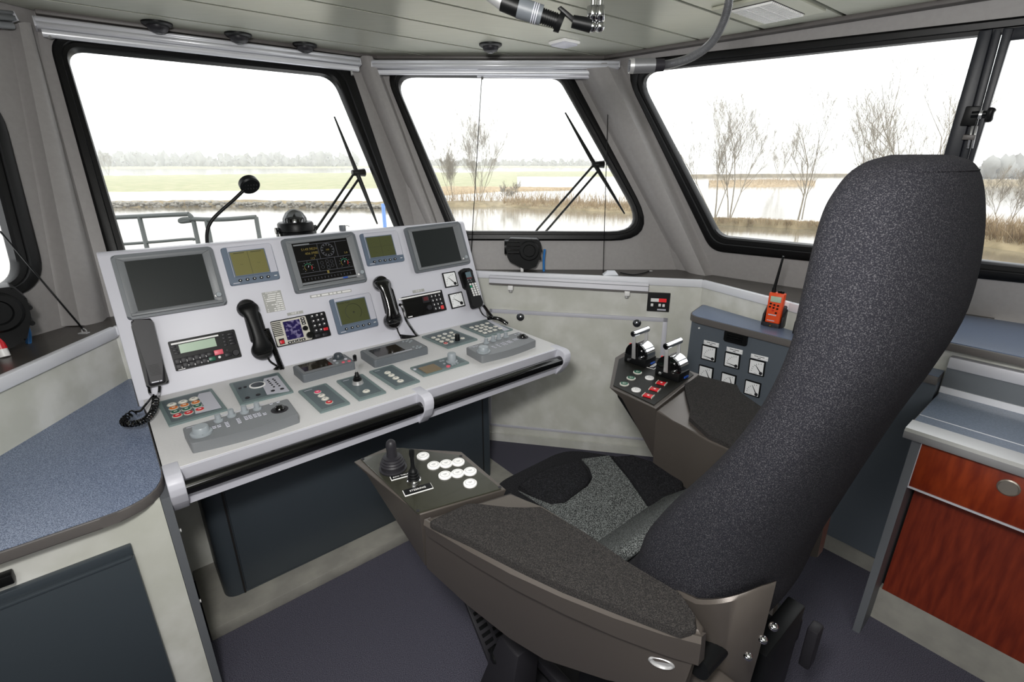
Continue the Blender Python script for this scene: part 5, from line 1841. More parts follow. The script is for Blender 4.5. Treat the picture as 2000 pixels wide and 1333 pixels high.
for i in range(18):
    a_ = 2 * math.pi * i / 18
    o = B().box(-.0012, .0012, -.0006, .0006, -.006, .006).done('card_mark', 'white', cd)
    o.matrix_local = Matrix.Translation((math.cos(a_) * k * .605, math.sin(a_) * k * .605, z0 + k * .18)) @ Matrix.Rotation(a_ + math.pi / 2, 4, 'Z')
for s_ in (-1, 1):
    B().cone(UX * s_ * k * .98 + ZX * (z0 - k * .38), UX * s_ * k * 1.25 + ZX * (z0 - k * .38), k * .2, n=14).done('side_knob', 'blackg', e)
    B().hexa([UX * s_ * k * 1.1 + VX * .012 + ZX * 0, UX * s_ * k * 1.1 - VX * .012 + ZX * 0, UX * s_ * k * 1.18 - VX * .012 + ZX * 0, UX * s_ * k * 1.18 + VX * .012 + ZX * 0,
              UX * s_ * k * 1.1 + VX * .012 + ZX * (z0 - k * .2), UX * s_ * k * 1.1 - VX * .012 + ZX * (z0 - k * .2), UX * s_ * k * 1.18 - VX * .012 + ZX * (z0 - k * .2), UX * s_ * k * 1.18 + VX * .012 + ZX * (z0 - k * .2)]).done('bracket_arm', 'railpaint', e)
B().box(-k * 1.2, k * 1.2, -.06, .02, -.03, .002, f=lambda p: UX * p.x + VX * p.y + ZX * p.z).done('foot_plate', 'railpaint', e)
struct(B().box(0.0, CW_, 2.10, 2.24, 1.12, 1.16, f=wuv).done('trim_30', 'ledge'))

s = Surf(W(0, 2.14, 0), -VX, UX)
p = [s.at(*q) for q in ((405, 478), (405, 452), (413, 432), (432, 412), (455, 392), (476, 372))]
e = empty('gooseneck_microphone', Matrix.Translation(Vector((p[0].x, p[0].y, 1.16))))
tag(e, 'black gooseneck microphone rising behind the panel left of the compass', 'microphone')
o0 = e.location.copy()
B().tube(smoothpath([Vector((0, 0, 0))] + [q - o0 for q in p], 6), .0062, 10).done('flexible_stem', 'black', e)
h0, h1 = p[-1] - o0, s.at(487, 361) - o0
dv = (s.at(503, 356) - s.at(474, 366))
mc_ = s.at(487, 361) - o0
max_ = (-VX * .75 - ZX * .55 + UX * .1).normalized()
mh = B().tube([mc_ - max_ * .016, mc_ - max_ * .012, mc_ + max_ * .008, mc_ + max_ * .013], [.028, .035, .036, .031], 24).done('microphone_head', 'black', e)
for i in range(5):
    for j in range(2):
        q = mc_ + max_ * .0135 + (UX * (i - 2) + VX * 0) * .010 + max_.cross(UX) * (j - .5) * .016
        B().ball(q, .0026, 1, 6, 4).done('grille_dot', 'charcoal', mh)
s = Surf(W(0, 2.108, 0), -VX, UX)
q = s.at(669, 447)
o = B().box(-.012, .012, -.008, .008, -.012, .012, .002).done('lamp_clip', 'devgrey2')
o.matrix_world = Matrix.Translation(Vector((q.x, q.y, 1.233)))
tag(o, 'tiny grey clip on the top edge of the panel right of the compass', 'clip')
B().tube([Vector((.01, 0, .006)), Vector((.02, 0, .012)), Vector((.03, 0, .006))], .0016, 6).done('hook', 'steel', o)


# ------------------------------------------------------------------ wipers outside the glass
def wiper(label, surf, blade, pivot, arms):
    A = lambda q, o=-.06: surf.at(*q, o)
    e = empty('window_wiper', Matrix.Translation(A(pivot)))
    tag(e, label, 'wiper', 'wipers outside the windows')
    o0 = e.location.copy()
    bl = smoothpath([A(q) - o0 for q in blade], 6)
    n_ = len(bl)
    B().tube(bl, [.004 + .007 * math.sin(math.pi * i / (n_ - 1)) for i in range(n_)], 8).done('blade', 'black', e)
    B().tube([A((pivot[0] - 12, pivot[1])) - o0, A((pivot[0] + 12, pivot[1] - 1)) - o0], [.014, .02], 8).done('blade_joint', 'black', e)
    for a_ in arms:
        B().tube([A(q) - o0 for q in a_], .0062, 8).done('arm', 'black', e)


wiper('black window wiper with two arms outside the front window', FRONT, [(653, 228), (682, 300), (703, 352), (722, 400), (737, 438)], (700, 338), [[(690, 341), (612, 456), (600, 474)], [(703, 346), (628, 456), (616, 476)]])
wiper('black window wiper with two arms outside the corner window', CORNER, [(1104, 220), (1135, 275), (1162, 322), (1190, 368), (1220, 418)], (1168, 322), [[(1158, 324), (1050, 448), (1040, 462)], [(1170, 332), (1070, 448), (1058, 462)]])
s = Surf(W(0, 3.6, 0), -VX, UX)
a_ = s.at(748, 398)
o = B().cone(Vector((a_.x, a_.y, -.2)), a_, .014, n=8).done('flag_pole', 'bluepole')
tag(o, 'thin blue pole outside the front window beside the right pillar', 'pole')

# ================================================================== right side: gauge cabinet, worktop, shelf
gc = empty('gauge_cabinet')
tag(gc, 'slate blue cabinet holding six white gauges under a blue worktop', 'cabinet')
gt = rounded([(1.985, 0.25), (2.07, 0.25), (2.07, 0.57), (2.125, .80), (2.195, 1.20), (1.985, 1.150)], [0, 0, 0, 0, .01, .07], 6)
B().prism([W(u, v, .818) for u, v in gt], [W(u, v, .846) for u, v in gt], .004).done('worktop_edge', 'edge', gc)
gi = rounded([(1.990, 0.25), (2.066, 0.25), (2.066, 0.575), (2.121, .802), (2.190, 1.193), (1.990, 1.145)], [0, 0, 0, 0, .01, .066], 6)
B().prism([W(u, v, .8455) for u, v in gi], [W(u, v, .8478) for u, v in gi]).done('worktop', 'blueplain', gc)
fpn = ((2.0, .25), (2.07, .25), (2.07, .57), (2.12, .80), (2.17, 1.17), (2.0, 1.135))
B().prism([W(u, v, .09) for u, v in fpn], [W(u, v, .82) for u, v in fpn]).done('front_panel', 'slateblue', gc)
B().box(2.03, 2.07, .25, 1.14, 0, .092, f=wuv).done('toe_kick', 'plinth', gc)
GF = Surf(W(2.0, 0, 0), -UX, -VX)
B().cone(GF.at(1366, 641), GF.at(1366, 641) - UX * .004, .004, n=10).done('screw_cap', 'white', gc)
G2x = [(1, 'first'), ]
labs = ['upper left of the six white gauges on the slate cabinet', 'upper middle of the six white gauges on the slate cabinet', 'upper right of the six white gauges, next to the chair back',
        'lower left of the six white gauges, half behind the chair arm', 'lower middle of the six white gauges on the slate cabinet', 'lower right of the six white gauges, next to the chair back']
gs = [([(195, 355), (432, 410), (393, 650), (160, 585)], 84, [(210, 282), (452, 348), (443, 415), (200, 350)]),
      ([(570, 475), (815, 525), (778, 770), (530, 695)], 84, [(580, 390), (838, 462), (828, 530), (572, 465)]),
      ([(970, 585), (1225, 640), (1180, 890), (925, 815)], 38, [(978, 500), (1252, 580), (1245, 645), (968, 573)]),
      ([(148, 680), (380, 748), (340, 975), (108, 908)], 28, None),
      ([(512, 800), (750, 872), (708, 1095), (472, 1020)], 20, None),
      ([(895, 920), (1155, 1000), (1105, 1225), (855, 1150)], 30, None)]
for l, (c, a_, pc) in zip(labs, gs):
    gauge(l, GF, ZI, c, a_, (.62, -.60), 'gauges on the slate cabinet', pc, 'charcoal')
d = Dev('panel_socket', 'black rectangular slot socket above the cabinet gauges', 'socket', GF, mp(ZI, (565, 115), (940, 205), (905, 385), (545, 290)))
d.body('frame', 'black', 0, .012, .006, .004)
d.xbox('recess', -d.w / 2 + .014, d.w / 2 - .018, -d.h / 2 + .010, d.h / 2 - .010, .010, .0125, 'blackg')
for i in range(3):
    y = -.010 + i * .010
    d.xbox('slot_bar', -d.w / 2 + .016, d.w / 2 - .02, y - .0015, y + .0015, .011, .0145, 'black')

# orange handheld radios in their charger
def radio(label, base, scale=1.0):
    p = onz(*base, .848)
    s = Surf(p, -UX * .75 - Vector((0, 1, 0)) * .35, None)
    nn = Vector((-p.x, -p.y, 0)).normalized()
    ex = Vector((0, 0, 1)).cross(nn)
    m_ = Matrix.Identity(4)
    ex = (ex * math.cos(.25) + nn * math.sin(.25)).normalized()
    nn = ex.cross(ZX).normalized() if False else Vector((ex.y, -ex.x, 0))
    for i, a in enumerate((ex, -nn, ZX)):
        m_[0][i], m_[1][i], m_[2][i] = a
    m_.translation = p
    e = empty('handheld_radio', m_)
    e.scale = (1.12, 1.12, 1.12)
    tag(e, label, 'radio', None)
    S2 = scale
    B().poly(rounded([(-.030 * S2, -.02), (.030 * S2, -.02), (.032 * S2, .026), (-.032 * S2, .026)], .008, 3), 0, .016, topbev=.003).done('charger_base', 'charcoal', e)
    B().hexa([(-.034, .012, .0), (.034, .012, .0), (.034, .028, .0), (-.034, .028, .0), (-.034, .012, .07), (.034, .004, .075), (.034, .028, .08), (-.034, .028, .075)], .004).done('charger_back', 'charcoal', e)
    for s_ in (-1, 1):
        B().hexa([(s_ * .030, -.014, 0), (s_ * .037, -.014, 0), (s_ * .037, .028, 0), (s_ * .030, .028, 0), (s_ * .030, -.010, .042), (s_ * .037, -.010, .042), (s_ * .037, .028, .072), (s_ * .030, .028, .072)], .002).done('charger_side', 'charcoal', e)
    c = B().hexa([(-.025, -.014, .012), (.025, -.014, .012), (.025, .014, .012), (-.025, .014, .012), (-.028, -.012, .128), (.026, -.012, .128), (.026, .014, .128), (-.028, .014, .128)], .005, 3).done('case', 'orange', e)
    B().box(-.018, .018, -.0165, -.011, .095, .116, .001).done('lcd_screen', 'lcdgreen', c)
    for kx, kz in ((-.015, .087), (-.002, .084), (.011, .083), (-.016, .075), (-.003, .073), (.010, .071), (.008, .055)):
        B().ball((kx, -.0145, kz), .0042, .8, 10, 6).done('key', 'black', c)
    B().ball((-.004, -.0145, .063), .0036, .8, 10, 6).done('key', 'red', c)
    tilt_ = Matrix.Rotation(math.pi / 2, 4, 'X')
    bars(c, 0, 0, 0, .004, [(-.017, .011)], 'devlite', name='maker_name', rot=Matrix.Translation((0, -.0150, .046)) @ tilt_)
    bars(c, 0, 0, 0, .003, [(-.018, -.013), (-.012, .008)], 'devlite', name='model_print', rot=Matrix.Translation((0, -.0150, .024)) @ tilt_)
    B().cone((-.016, 0, .126), (-.016, 0, .145), .008, .007, 14).done('antenna_base', 'black', e)
    B().cone((-.016, 0, .14), (-.006, 0, .262), .0058, .0035, 12).done('antenna', 'black', e)
    for x in (.004, .015):
        B().cone((x, 0, .126), (x, 0, .136), .0055, n=12).done('top_knob', 'black', e)
    B().ball((-.002, -.021, .006), .0028, 1, 8, 6).done('charge_light', 'yellow', e)
    return e


radio('orange handheld radio in a black charger on the blue worktop', (1508, 637))
radio('second orange handheld radio, almost hidden behind the chair back', (1571, 655))

rc = empty('chart_counter')
tag(rc, 'right hand counter with steel edged worktop and cherry drawer', 'counter')
B().box(1.69, 2.05, -1.6, .245, .752, .776, .002, f=wuv).done('worktop_slab', 'edge', rc)
B().box(1.70, 2.05, -1.6, .242, .7755, .7785, f=wuv).done('worktop', mat('steel_blue_top', (112, 124, 142), .22, col2=(122, 134, 152), scale=200, coat=.2), rc)
extr('nose_strip', [(1.66, 0.0)], 0, 0, 'alu', rc) if False else None
b = B()
pr = [(1.667, .772), (1.674, .780), (1.745, .780), (1.745, .777), (1.69, .770), (1.69, .748), (1.672, .748), (1.667, .756)]
b.prism([W(u, .246, z) for u, z in pr], [W(u, -1.6, z) for u, z in pr]).done('nose_strip', 'steel', rc)
B().box(1.80, 1.803, -1.6, .242, .7783, .7795, f=wuv).done('inlay_line', 'trimgrey', rc)
B().box(2.045, 2.06, -1.6, .245, .778, .80, f=wuv).done('riser_foot', 'trimgrey', rc)
B().box(2.05, 2.07, -1.6, .245, .80, .868, f=wuv).done('riser', 'devgrey2', rc)
B().box(2.040, 2.07, -1.6, .245, .866, .905, .004, f=wuv).done('riser_profile', 'alu_flat', rc)
d_ = B().box(1.70, 1.72, -1.2, .205, .592, .738, .001, f=wuv).done('drawer', 'cherry', rc)
B().box(1.698, 1.722, .203, .2075, .588, .742, f=wuv).done('drawer_edge', 'alu_flat', d_)
B().box(1.698, 1.722, -1.2, .2075, .586, .592, f=wuv).done('drawer_edge', 'alu_flat', d_)
DF = Surf(W(1.70, 0, 0), -UX, -VX)
q = DF.loc(1970, 953)
o = B().lathe([(.023, 0), (.023, .003), (.020, .005), (.018, .002), (0, .002)], (0, 0, 0), 28).done('drawer_pull', 'pullsteel', d_)
o.matrix_world = DF.mat() @ Matrix.Translation((q[0], q[1], 0))
B().box(1.80, 1.82, -1.2, .198, .13, .588, f=wuv).done('door', 'cherryv', rc)
B().box(1.80, 1.83, -1.2, .21, 0, .13, f=wuv).done('toe_kick', 'plinth', rc)
B().box(1.69, 2.0, .205, .226, 0, .752, f=wuv).done('side_panel', 'greypost', rc)
B().box(1.72, 1.74, -1.2, .205, .58, .75, f=wuv).done('drawer_box', 'slate', rc)

sh = empty('window_shelf')
tag(sh, 'blue topped shelf under the right window above the counter', 'shelf')
sf = [(2.036, .60), (2.030, -1.5), (2.68, -1.3), (2.43, .60)]
B().prism([W(u, v, .925) for u, v in sf], [W(u, v, .951) for u, v in sf], .003).done('shelf_edge', 'edge', sh)
si = [(2.042, .597), (2.036, -1.49), (2.67, -1.29), (2.425, .597)]
B().prism([W(u, v, .9505) for u, v in si], [W(u, v, .9535) for u, v in si]).done('shelf_top', 'blueplain', sh)

# ================================================================== helm chair
ch = empty('helm_chair', Matrix.Translation(W(.89, .45, 0)))
tag(ch, 'high backed charcoal helm chair with control pods on both arms', 'chair')
CO = W(.89, .45, 0)
X = lambda u, v, z: W(u, v, z) - CO
ZARM = .80
ARM = Surf(Vector((0, 0, ZARM)), ZX, UX)
uvz = lambda x, y, z=ZARM: (lambda p: (p.dot(UX), p.dot(VX)))(onz(x, y, z))


def shell(name, top, bot, m, parent=ch, topbev=.004, label=None):
    return B().prism([X(*p) for p in bot], [X(*p) for p in top], topbev=topbev, seg=3).done(name, m, parent, label=label, angle=38)


# left pod
lp = [uvz(*p) for p in ((690, 902), (820, 1006), (989, 956), (902, 882), (757, 873))]
keel = [(.392, 1.045, .762), (.430, .842, .600), (.56, .80, .60), (.58, .90, .70), (.470, 1.05, .765)]
lpod = shell('control_pod', [(*p, ZARM) for p in lp], keel, 'taupe')
# left arm shell
la = [(830, 1013), (915, 1062), (1000, 1107), (1100, 1152), (1200, 1191), (1300, 1224), (1372, 1242), (1378, 1226), (1362, 1200), (1330, 1162), (1230, 1102), (1140, 1040), (1058, 990), (998, 961)]
lt = [uvz(*p) for p in la]
under = [(.430, .835, .598), (.470, .729, .545), (.510, .625, .508), (.535, .54, .508), (.565, .40, .57), (.59, .33, .60), (.605, .275, .62)]
lb = under + [(.612, .27, .62), (.615, .29, .62), (.615, .34, .60), (.605, .45, .56), (.60, .55, .54), (.59, .66, .55), (.565, .79, .598)]
larm = shell('armrest', [(u, v, ZARM) for u, v in lt], lb, 'taupe', topbev=.009)
pad = [(836, 1018), (912, 982), (930, 985), (992, 992), (1057, 989), (1140, 1040), (1230, 1102), (1328, 1160), (1358, 1205), (1362, 1226), (1330, 1233), (1200, 1184), (1100, 1145), (1000, 1099), (915, 1055)]
pp_ = rounded([uvz(*p, ZARM + .012) for p in pad], .006, 2)
B().prism([X(u, v, ZARM - .004) for u, v in pp_], [X(u, v, ZARM + .013) for u, v in pp_], topbev=.007, seg=3).done('arm_pad', 'padfab', larm)
# moulded band along the outside of the left arm
bd = [uvz(*p) for p in la[:7]]
b = B()
rings = []
for i, (u, v) in enumerate(bd):
    t = i / (len(bd) - 1)
    hgt = .05 + .02 * t
    o_ = .006
    rings.append([X(u - o_ * .3, v, ZARM - .002), X(u - o_, v - .003, ZARM - .012), X(u - o_ + .010, v, ZARM - hgt), X(u + .022, v, ZARM - hgt), X(u + .012, v, ZARM - .004)])
b.loft(rings).done('arm_band', 'taupe', larm, angle=30)
AS = Surf(W(.60, .30, .7), (X(0, 0, 0) * 0 - UX * .92 - VX * .4), None)
hn = (-UX * .85 - VX * .5).normalized()
AS = Surf(W(.585, .31, .7), hn, ZX.cross(hn))
m_ = AS.mat()
m_.translation = AS.at(1292, 1292) - CO
o = B().lathe([(.020, -.002), (.022, .004), (.019, .006), (.018, .003), (0, .003)], (0, 0, 0), 24, 1.0, .55).done('hand_hole_ellipse', 'steel', larm)  # steel ellipse added in place of the bright ellipse in a hand-hole recess
o.matrix_local = m_

# right pod and arm
rp = [uvz(*p) for p in ((1190, 757), (1281, 799), (1366, 731), (1330, 700), (1222, 686), (1201, 699))]
rp = [rp[0], rp[1], rp[2], (1.522, .90), (1.50, 1.11), rp[4], rp[5]]
rk = [(1.215, .90, .765), (1.215, .75, .60), (1.44, .78, .60), (1.46, .86, .62), (1.45, 1.02, .74), (1.40, 1.03, .745), (1.26, .95, .765)]
rpod = shell('control_pod', [(*p, ZARM) for p in rp], rk, 'taupe')
B().hexa([X(1.23, .93, .755), X(1.30, 1.0, .755), X(1.34, .80, .60), X(1.225, .76, .61), X(1.23, .93, .775), X(1.30, 1.0, .775), X(1.34, .80, .63), X(1.225, .76, .64)], .004).done('pod_underside', 'black', rpod)
ra = [uvz(1282, 802), uvz(1315, 822), uvz(1340, 835), uvz(1384, 862), uvz(1440, 885), (1.14, .40), (1.145, .26), (1.19, .26), (1.30, .36), (1.42, .52), (1.492, .66), uvz(1370, 735)]
rb = []
for u, v in ra:
    rb.append((u + (1.24 - u) * .28, v, .54 if v > .36 else .6))
rarm = shell('armrest', [(u, v, ZARM) for u, v in ra], rb, 'taupe', topbev=.006)
rpad = [uvz(*p, ZARM + .012) for p in ((1337, 752), (1340, 770), (1348, 800), (1346, 815), (1384, 850), (1440, 876))] + [(1.16, .42), (1.165, .30), (1.20, .29), (1.30, .39), (1.40, .52), (1.46, .63)] + [uvz(1440, 752, ZARM + .012), uvz(1365, 733, ZARM + .012)]
rpad = rounded(rpad[::1], .004, 2)
B().prism([X(u, v, ZARM - .004) for u, v in rpad], [X(u, v, ZARM + .013) for u, v in rpad], topbev=.007, seg=3).done('arm_pad', 'padfab', rarm)


# black plates and their controls (z of plate top = ZARM + .003)
class Pod:
    def __init__(s, parent, o):
        s.p, s.o = parent, o
    def at(s, px, z=ZARM + .003):
        return onz(*px, z) - CO
    def plate(s, name, pix, m, z1=.003):
        pts = [s.at(p) for p in pix]
        cen_ = sum(pts, Vector()) / len(pts)
        pts = [cen_ + (p - cen_) * .965 for p in pts]
        return B().prism([Vector((p.x, p.y, ZARM - .002)) for p in pts], [Vector((p.x, p.y, ZARM + z1)) for p in pts], topbev=.001).done(name, m, s.p)


L_ = Pod(lpod, 0)
L_.plate('pod_plate', mp(Z5, (660, 742), (1338, 545), (1002, 274), (532, 213), (197, 302))[::1], 'podolive')
for c in ((235, 310), (1000, 285), (1305, 528), (665, 715)):
    p = L_.at(Z5(*c))
    B().lathe([(.004, 0), (.004, .001), (0, .0012)], p, 10).done('screw', 'charcoal', lpod)
ldir = (onz(*Z5(1365, 550), ZARM) - onz(*Z5(655, 765), ZARM))
lang = math.atan2(ldir.y, ldir.x)
for c in ((705, 280), (788, 353), (885, 340), (980, 327), (877, 430), (975, 415), (1073, 400), (1073, 493)):
    p = L_.at(Z5(*c), ZARM + .007)
    o = B().lathe([(.0158, 0), (.0158, .0035), (.0140, .0052)], (0, 0, 0), 26).done('push_button', 'white', lpod)
    o.location = Vector((p.x, p.y, ZARM + .003))
    o.rotation_euler = (0, 0, lang)
    B().torus((0, 0, .0052), .0112, .0004, 22, 4).done('button_ring', 'devgrey', o)
    B().box(-.005, .005, .0008, .0018, .005, .0056).done('symbol', 'devgrey', o)
    B().box(-.003, .003, -.0028, -.0018, .005, .0056).done('symbol', 'devgrey', o)
p = L_.at(Z5(472, 385))
js = B().lathe([(.032, 0), (.033, .004), (.030, .006), (.0285, .006), (.0285, .014), (.030, .017), (.027, .020), (.0275, .023), (.0245, .026), (.025, .029), (.021, .032), (.0215, .035), (.0125, .037),
               (.0118, .050), (.0122, .066), (.0105, .074), (.006, .079), (0, .080)], (0, 0, 0), 28).done('thruster_joystick', 'charcoal', lpod, label='charcoal rubber joystick')
js.location = Vector((p.x, p.y, ZARM + .003))
p = L_.at(Z5(635, 490))
j2 = B().lathe([(.0165, 0), (.0165, .008), (.0145, .010), (.0145, .0075)], (0, 0, 0), 22).done('steering_joystick', 'chrome', lpod, label='thin black joystick in a chrome ring')
j2.location = Vector((p.x, p.y, ZARM + .003))
B().lathe([(.0138, .005), (.0142, .011), (.0118, .013), (.0134, .016), (.0134, .018), (.0106, .020), (.0122, .023), (.0122, .025), (.0094, .027), (.0108, .030), (.0106, .032), (.0075, .035), (.0055, .042), (.0046, .05), (.0048, .066), (.0058, .070), (.0064, .078), (.0055, .087), (0, .089)], (0, 0, 0), 20).done('stick', 'black', j2)


def podlabel(c, txt, pod, size, parent):
    pts = [pod.at(q, ZARM + .003) for q in c]
    ex = ((pts[1] - pts[0]) + (pts[2] - pts[3])).normalized()
    ctr = sum(pts, Vector()) / 4
    w = (pts[1] - pts[0]).length
    h = abs((pts[0] - pts[3]).dot(Vector((-ex.y, ex.x, 0))))
    o = B().box(-w / 2, w / 2, -h / 2, h / 2, 0, .0012).done('label_plate', 'white', parent)
    o.location = Vector((ctr.x, ctr.y, ZARM + .003))
    o.rotation_euler = (0, 0, math.atan2(ex.y, ex.x))
    B().box(-w / 2 + .0015, w / 2 - .0008, -h / 2 + .0022, h / 2, .001, .0016).done('label_face', 'black', o)
    if txt:
        text(txt, size, o, 0, .0008, .0017, 'white', align='CENTER')
    else:
        bars(o, 0, .002, .0016, h * .2, [(-w * .35, -w * .05), (0, w * .3)], 'white')
        bars(o, 0, -.002, .0016, h * .2, [(-w * .3, w * .2)], 'white')


podlabel(mp(Z5, (540, 560), (765, 508), (780, 528), (572, 602)), 'STEERING', L_, .0085, lpod)
podlabel(mp(Z5, (443, 452), (640, 400), (655, 425), (462, 480)), 'BOW THRUSTER', L_, .0065, lpod)

R2 = Pod(rpod, 0)
R2.plate('pod_plate', mp(ZH, (45, 1030), (740, 1365)) + [(1278, 793), (1358, 732), (1322, 702), (1226, 692)] + mp(ZH, (140, 590)), 'podblack')
rd = (onz(*ZH(960, 965), ZARM) - onz(*ZH(740, 1180), ZARM)).normalized()
rang = math.atan2(rd.y, rd.x)
for c in ((460, 810), (355, 905), (245, 1000)):
    p = R2.at(ZH(*c), ZARM + .006)
    o = B().lathe([(.0152, 0), (.0152, .0035), (.0128, .0045)], (0, 0, 0), 24).done('push_button', 'ring', rpod)
    o.location = Vector((p.x, p.y, ZARM + .003))
    o.rotation_euler = (0, 0, rang)
    B().lathe([(.0122, 0), (.0122, .001), (0, .0012)], (0, 0, .0042), 22).done('cap', 'green', o, label='green cap')
    text('GT', .0095, o, 0, 0, .0056, 'ivory', align='CENTER', name='symbol', rot=-math.pi / 2)
    B().box(-.0062, -.0056, -.003, .003, .0050, .0057).done('symbol', 'ivory', o)
for c in ((655, 900), (437, 1095)):
    p = R2.at(ZH(*c), ZARM + .006)
    o = B().lathe([(.0152, 0), (.0152, .0035), (.0135, .005)], (0, 0, 0), 24).done('push_button', 'white', rpod)
    o.location = Vector((p.x, p.y, ZARM + .003))
    o.rotation_euler = (0, 0, rang)
    B().torus((0, 0, .005), .0108, .0004, 20, 4).done('button_ring', 'devgrey', o)
    text('GT', .008, o, 0, 0, .0052, 'devgrey', align='CENTER', name='symbol', rot=-math.pi / 2)
for c in ((850, 985), (740, 1085), (635, 1190)):
    p = R2.at(ZH(*c), ZARM + .006)
    o = B().box(-.0115, .0115, -.0150, .0150, 0, .004, .001).done('push_button', 'red', rpod, label='red square button')
    o.location = Vector((p.x, p.y, ZARM + .003))
    o.rotation_euler = (0, 0, rang)
    for s_ in (-1, 1):
        B().box(-.0130, .0130, s_ * .0150 - .0012, s_ * .0150 + .0012, 0, .005).done('button_rim', 'ring', o)
    B().box(-.003, .003, -.003, .003, .0038, .0045).done('symbol', 'ivory', o)
pl_ = podlabel(mp(ZH, (612, 715), (775, 640), (800, 700), (725, 770)), '', R2, .009, rpod)


def throttle(basepx, ang):
    p = onz(*basepx, ZARM + .003) - CO
    e = empty('throttle_lever', None, rpod)
    e.location = Vector((p.x, p.y, ZARM + .003))
    e.rotation_euler = (0, 0, ang)           # x along the drum axis, away from the viewer
    e.scale = (1.12, 1.12, 1.12)
    B().box(-.030, .030, -.042, .040, 0, .028, .003).done('housing', 'black', e)
    r = .040
    b = B()
    b.cone((-.026, 0, .032), (-.018, 0, .032), r, r, 30)
    b.done('end_plate', 'blackg', e)
    B().cone((-.018, 0, .032), (.028, 0, .032), r * .93, r * .96, 30).done('drum', 'chrome', e)
    B().cone((-.0285, 0, .034), (-.0255, 0, .034), r * .70, n=24).done('inner_plate', 'blackg', e)
    B().box(-.018, -.012, r * .62, r * .80, .04, .062).done('red_scale', 'pred', e)
    for y, z in ((-.022, .03), (.020, .012)):
        o = B().cone((-.034, y, z), (-.026, y, z), .0055, n=12).done('bolt', 'chrome', e)
    for x in (-.034, .034):
        B().hexa([(x - .0022, -.006, .022), (x + .0022, -.006, .022), (x + .0022, .008, .022), (x - .0022, .008, .022),
                  (x - .0022, .002, .105), (x + .0022, .002, .105), (x + .0022, .012, .105), (x - .0022, .012, .105)], .001).done('lever_arm', 'steel', e)
    B().cone((-.040, .007, .105), (.040, .007, .105), .0095, n=18).done('grip', 'chrome', e)
    B().cone((-.0415, .007, .105), (-.039, .007, .105), .0062, n=14).done('grip_end', 'blackg', e)
    B().box(.0, .022, -.0445, -.0415, .006, .011).done('blue_mark', 'bluemark', e)
    return e


tang = rang - .22
throttle(ZH(490, 650), tang)
throttle(ZH(1010, 875), tang)

# seat
ZS = .60
seat2 = rounded([(.62, .40), (1.17, .40), (1.19, .78), (1.05, .985), (.74, .985), (.605, .80)], [.06, .06, .08, .13, .13, .08], 8)
B().prism([X(.89 + (u - .89) * .93, .68 + (v - .68) * .93, ZS - .11) for u, v in seat2], [X(u, v, ZS) for u, v in seat2], topbev=.03, seg=4).done('seat_cushion', 'seatdark', ch, angle=60)
sc_ = [uvz(x, y, ZS + .003) for x, y in ((1136, 897), (1190, 890), (1228, 938), (1264, 992), (1300, 1010), (1300, 1050), (1262, 1100), (1215, 1112), (1150, 1050), (1064, 992), (1012, 958), (1040, 972), (1076, 987), (1104, 984), (1150, 950), (1159, 934), (1152, 915))]
B().prism([X(u, v, ZS - .01) for u, v in sc_], [X(u, v, ZS + .004) for u, v in sc_], topbev=.002).done('seat_centre', 'seatlight', ch, label='light grey speckled centre panel')
sl = [uvz(x, y, ZS + .008) for x, y in ((1012, 950), (1034, 932), (1080, 911), (1130, 899), (1146, 915), (1154, 934), (1146, 948), (1103, 979), (1076, 983), (1042, 969))]
B().prism([X(u, v, ZS - .02) for u, v in sl], [X(u, v, ZS + .013) for u, v in sl], topbev=.010, seg=3).done('seat_bolster', 'seatdark', ch, angle=60)
sr = [uvz(x, y, ZS + .008) for x, y in ((1196, 893), (1235, 890), (1288, 908), (1335, 940), (1335, 985), (1286, 1000), (1266, 986), (1234, 936))]
B().prism([X(u, v, ZS - .02) for u, v in sr], [X(u, v, ZS + .013) for u, v in sr], topbev=.010, seg=3).done('seat_bolster', 'seatdark', ch, angle=60)
B().hexa([X(.70, .55, ZS - .01), X(1.08, .55, ZS - .01), X(1.08, .645, ZS - .01), X(.70, .645, ZS - .01), X(.70, .46, .74), X(1.08, .46, .74), X(1.08, .49, .745), X(.70, .49, .745)], .012, 3).done('lumbar_pad', 'seatlight', ch, angle=60)
B().box(-.24, .24, -.22, .28, ZS - .15, ZS - .10, .01, f=lambda p: UX * p.x + VX * (p.y + .2) + ZX * p.z).done('seat_pan', 'taupe', ch)

# backrest: rounded loft, thin at the top, thicker bolsters at the bottom
def bring(zc, vb, vf, hw, slope, e=4.2, n=48, cu=.89, er=2.3, hollow=.16):
    out = []
    vm, hv = (vb + vf) / 2, (vf - vb) / 2
    for i in range(n):
        a = 2 * math.pi * i / n
        cu_, sv = math.cos(a), math.sin(a)
        ex = e if sv > 0 else er
        x = math.copysign(abs(cu_) ** (2 / ex), cu_)
        y = math.copysign(abs(sv) ** (2 / ex), sv)
        if y > 0:                                   # front hollows between the side bolsters
            y -= hollow * max(0, 1 - x * x) * (1 if zc < 1.3 else .4)
        v = vm + hv * y
        out.append(X(cu + hw * x, v, zc + slope * (v - vm)))
    return out


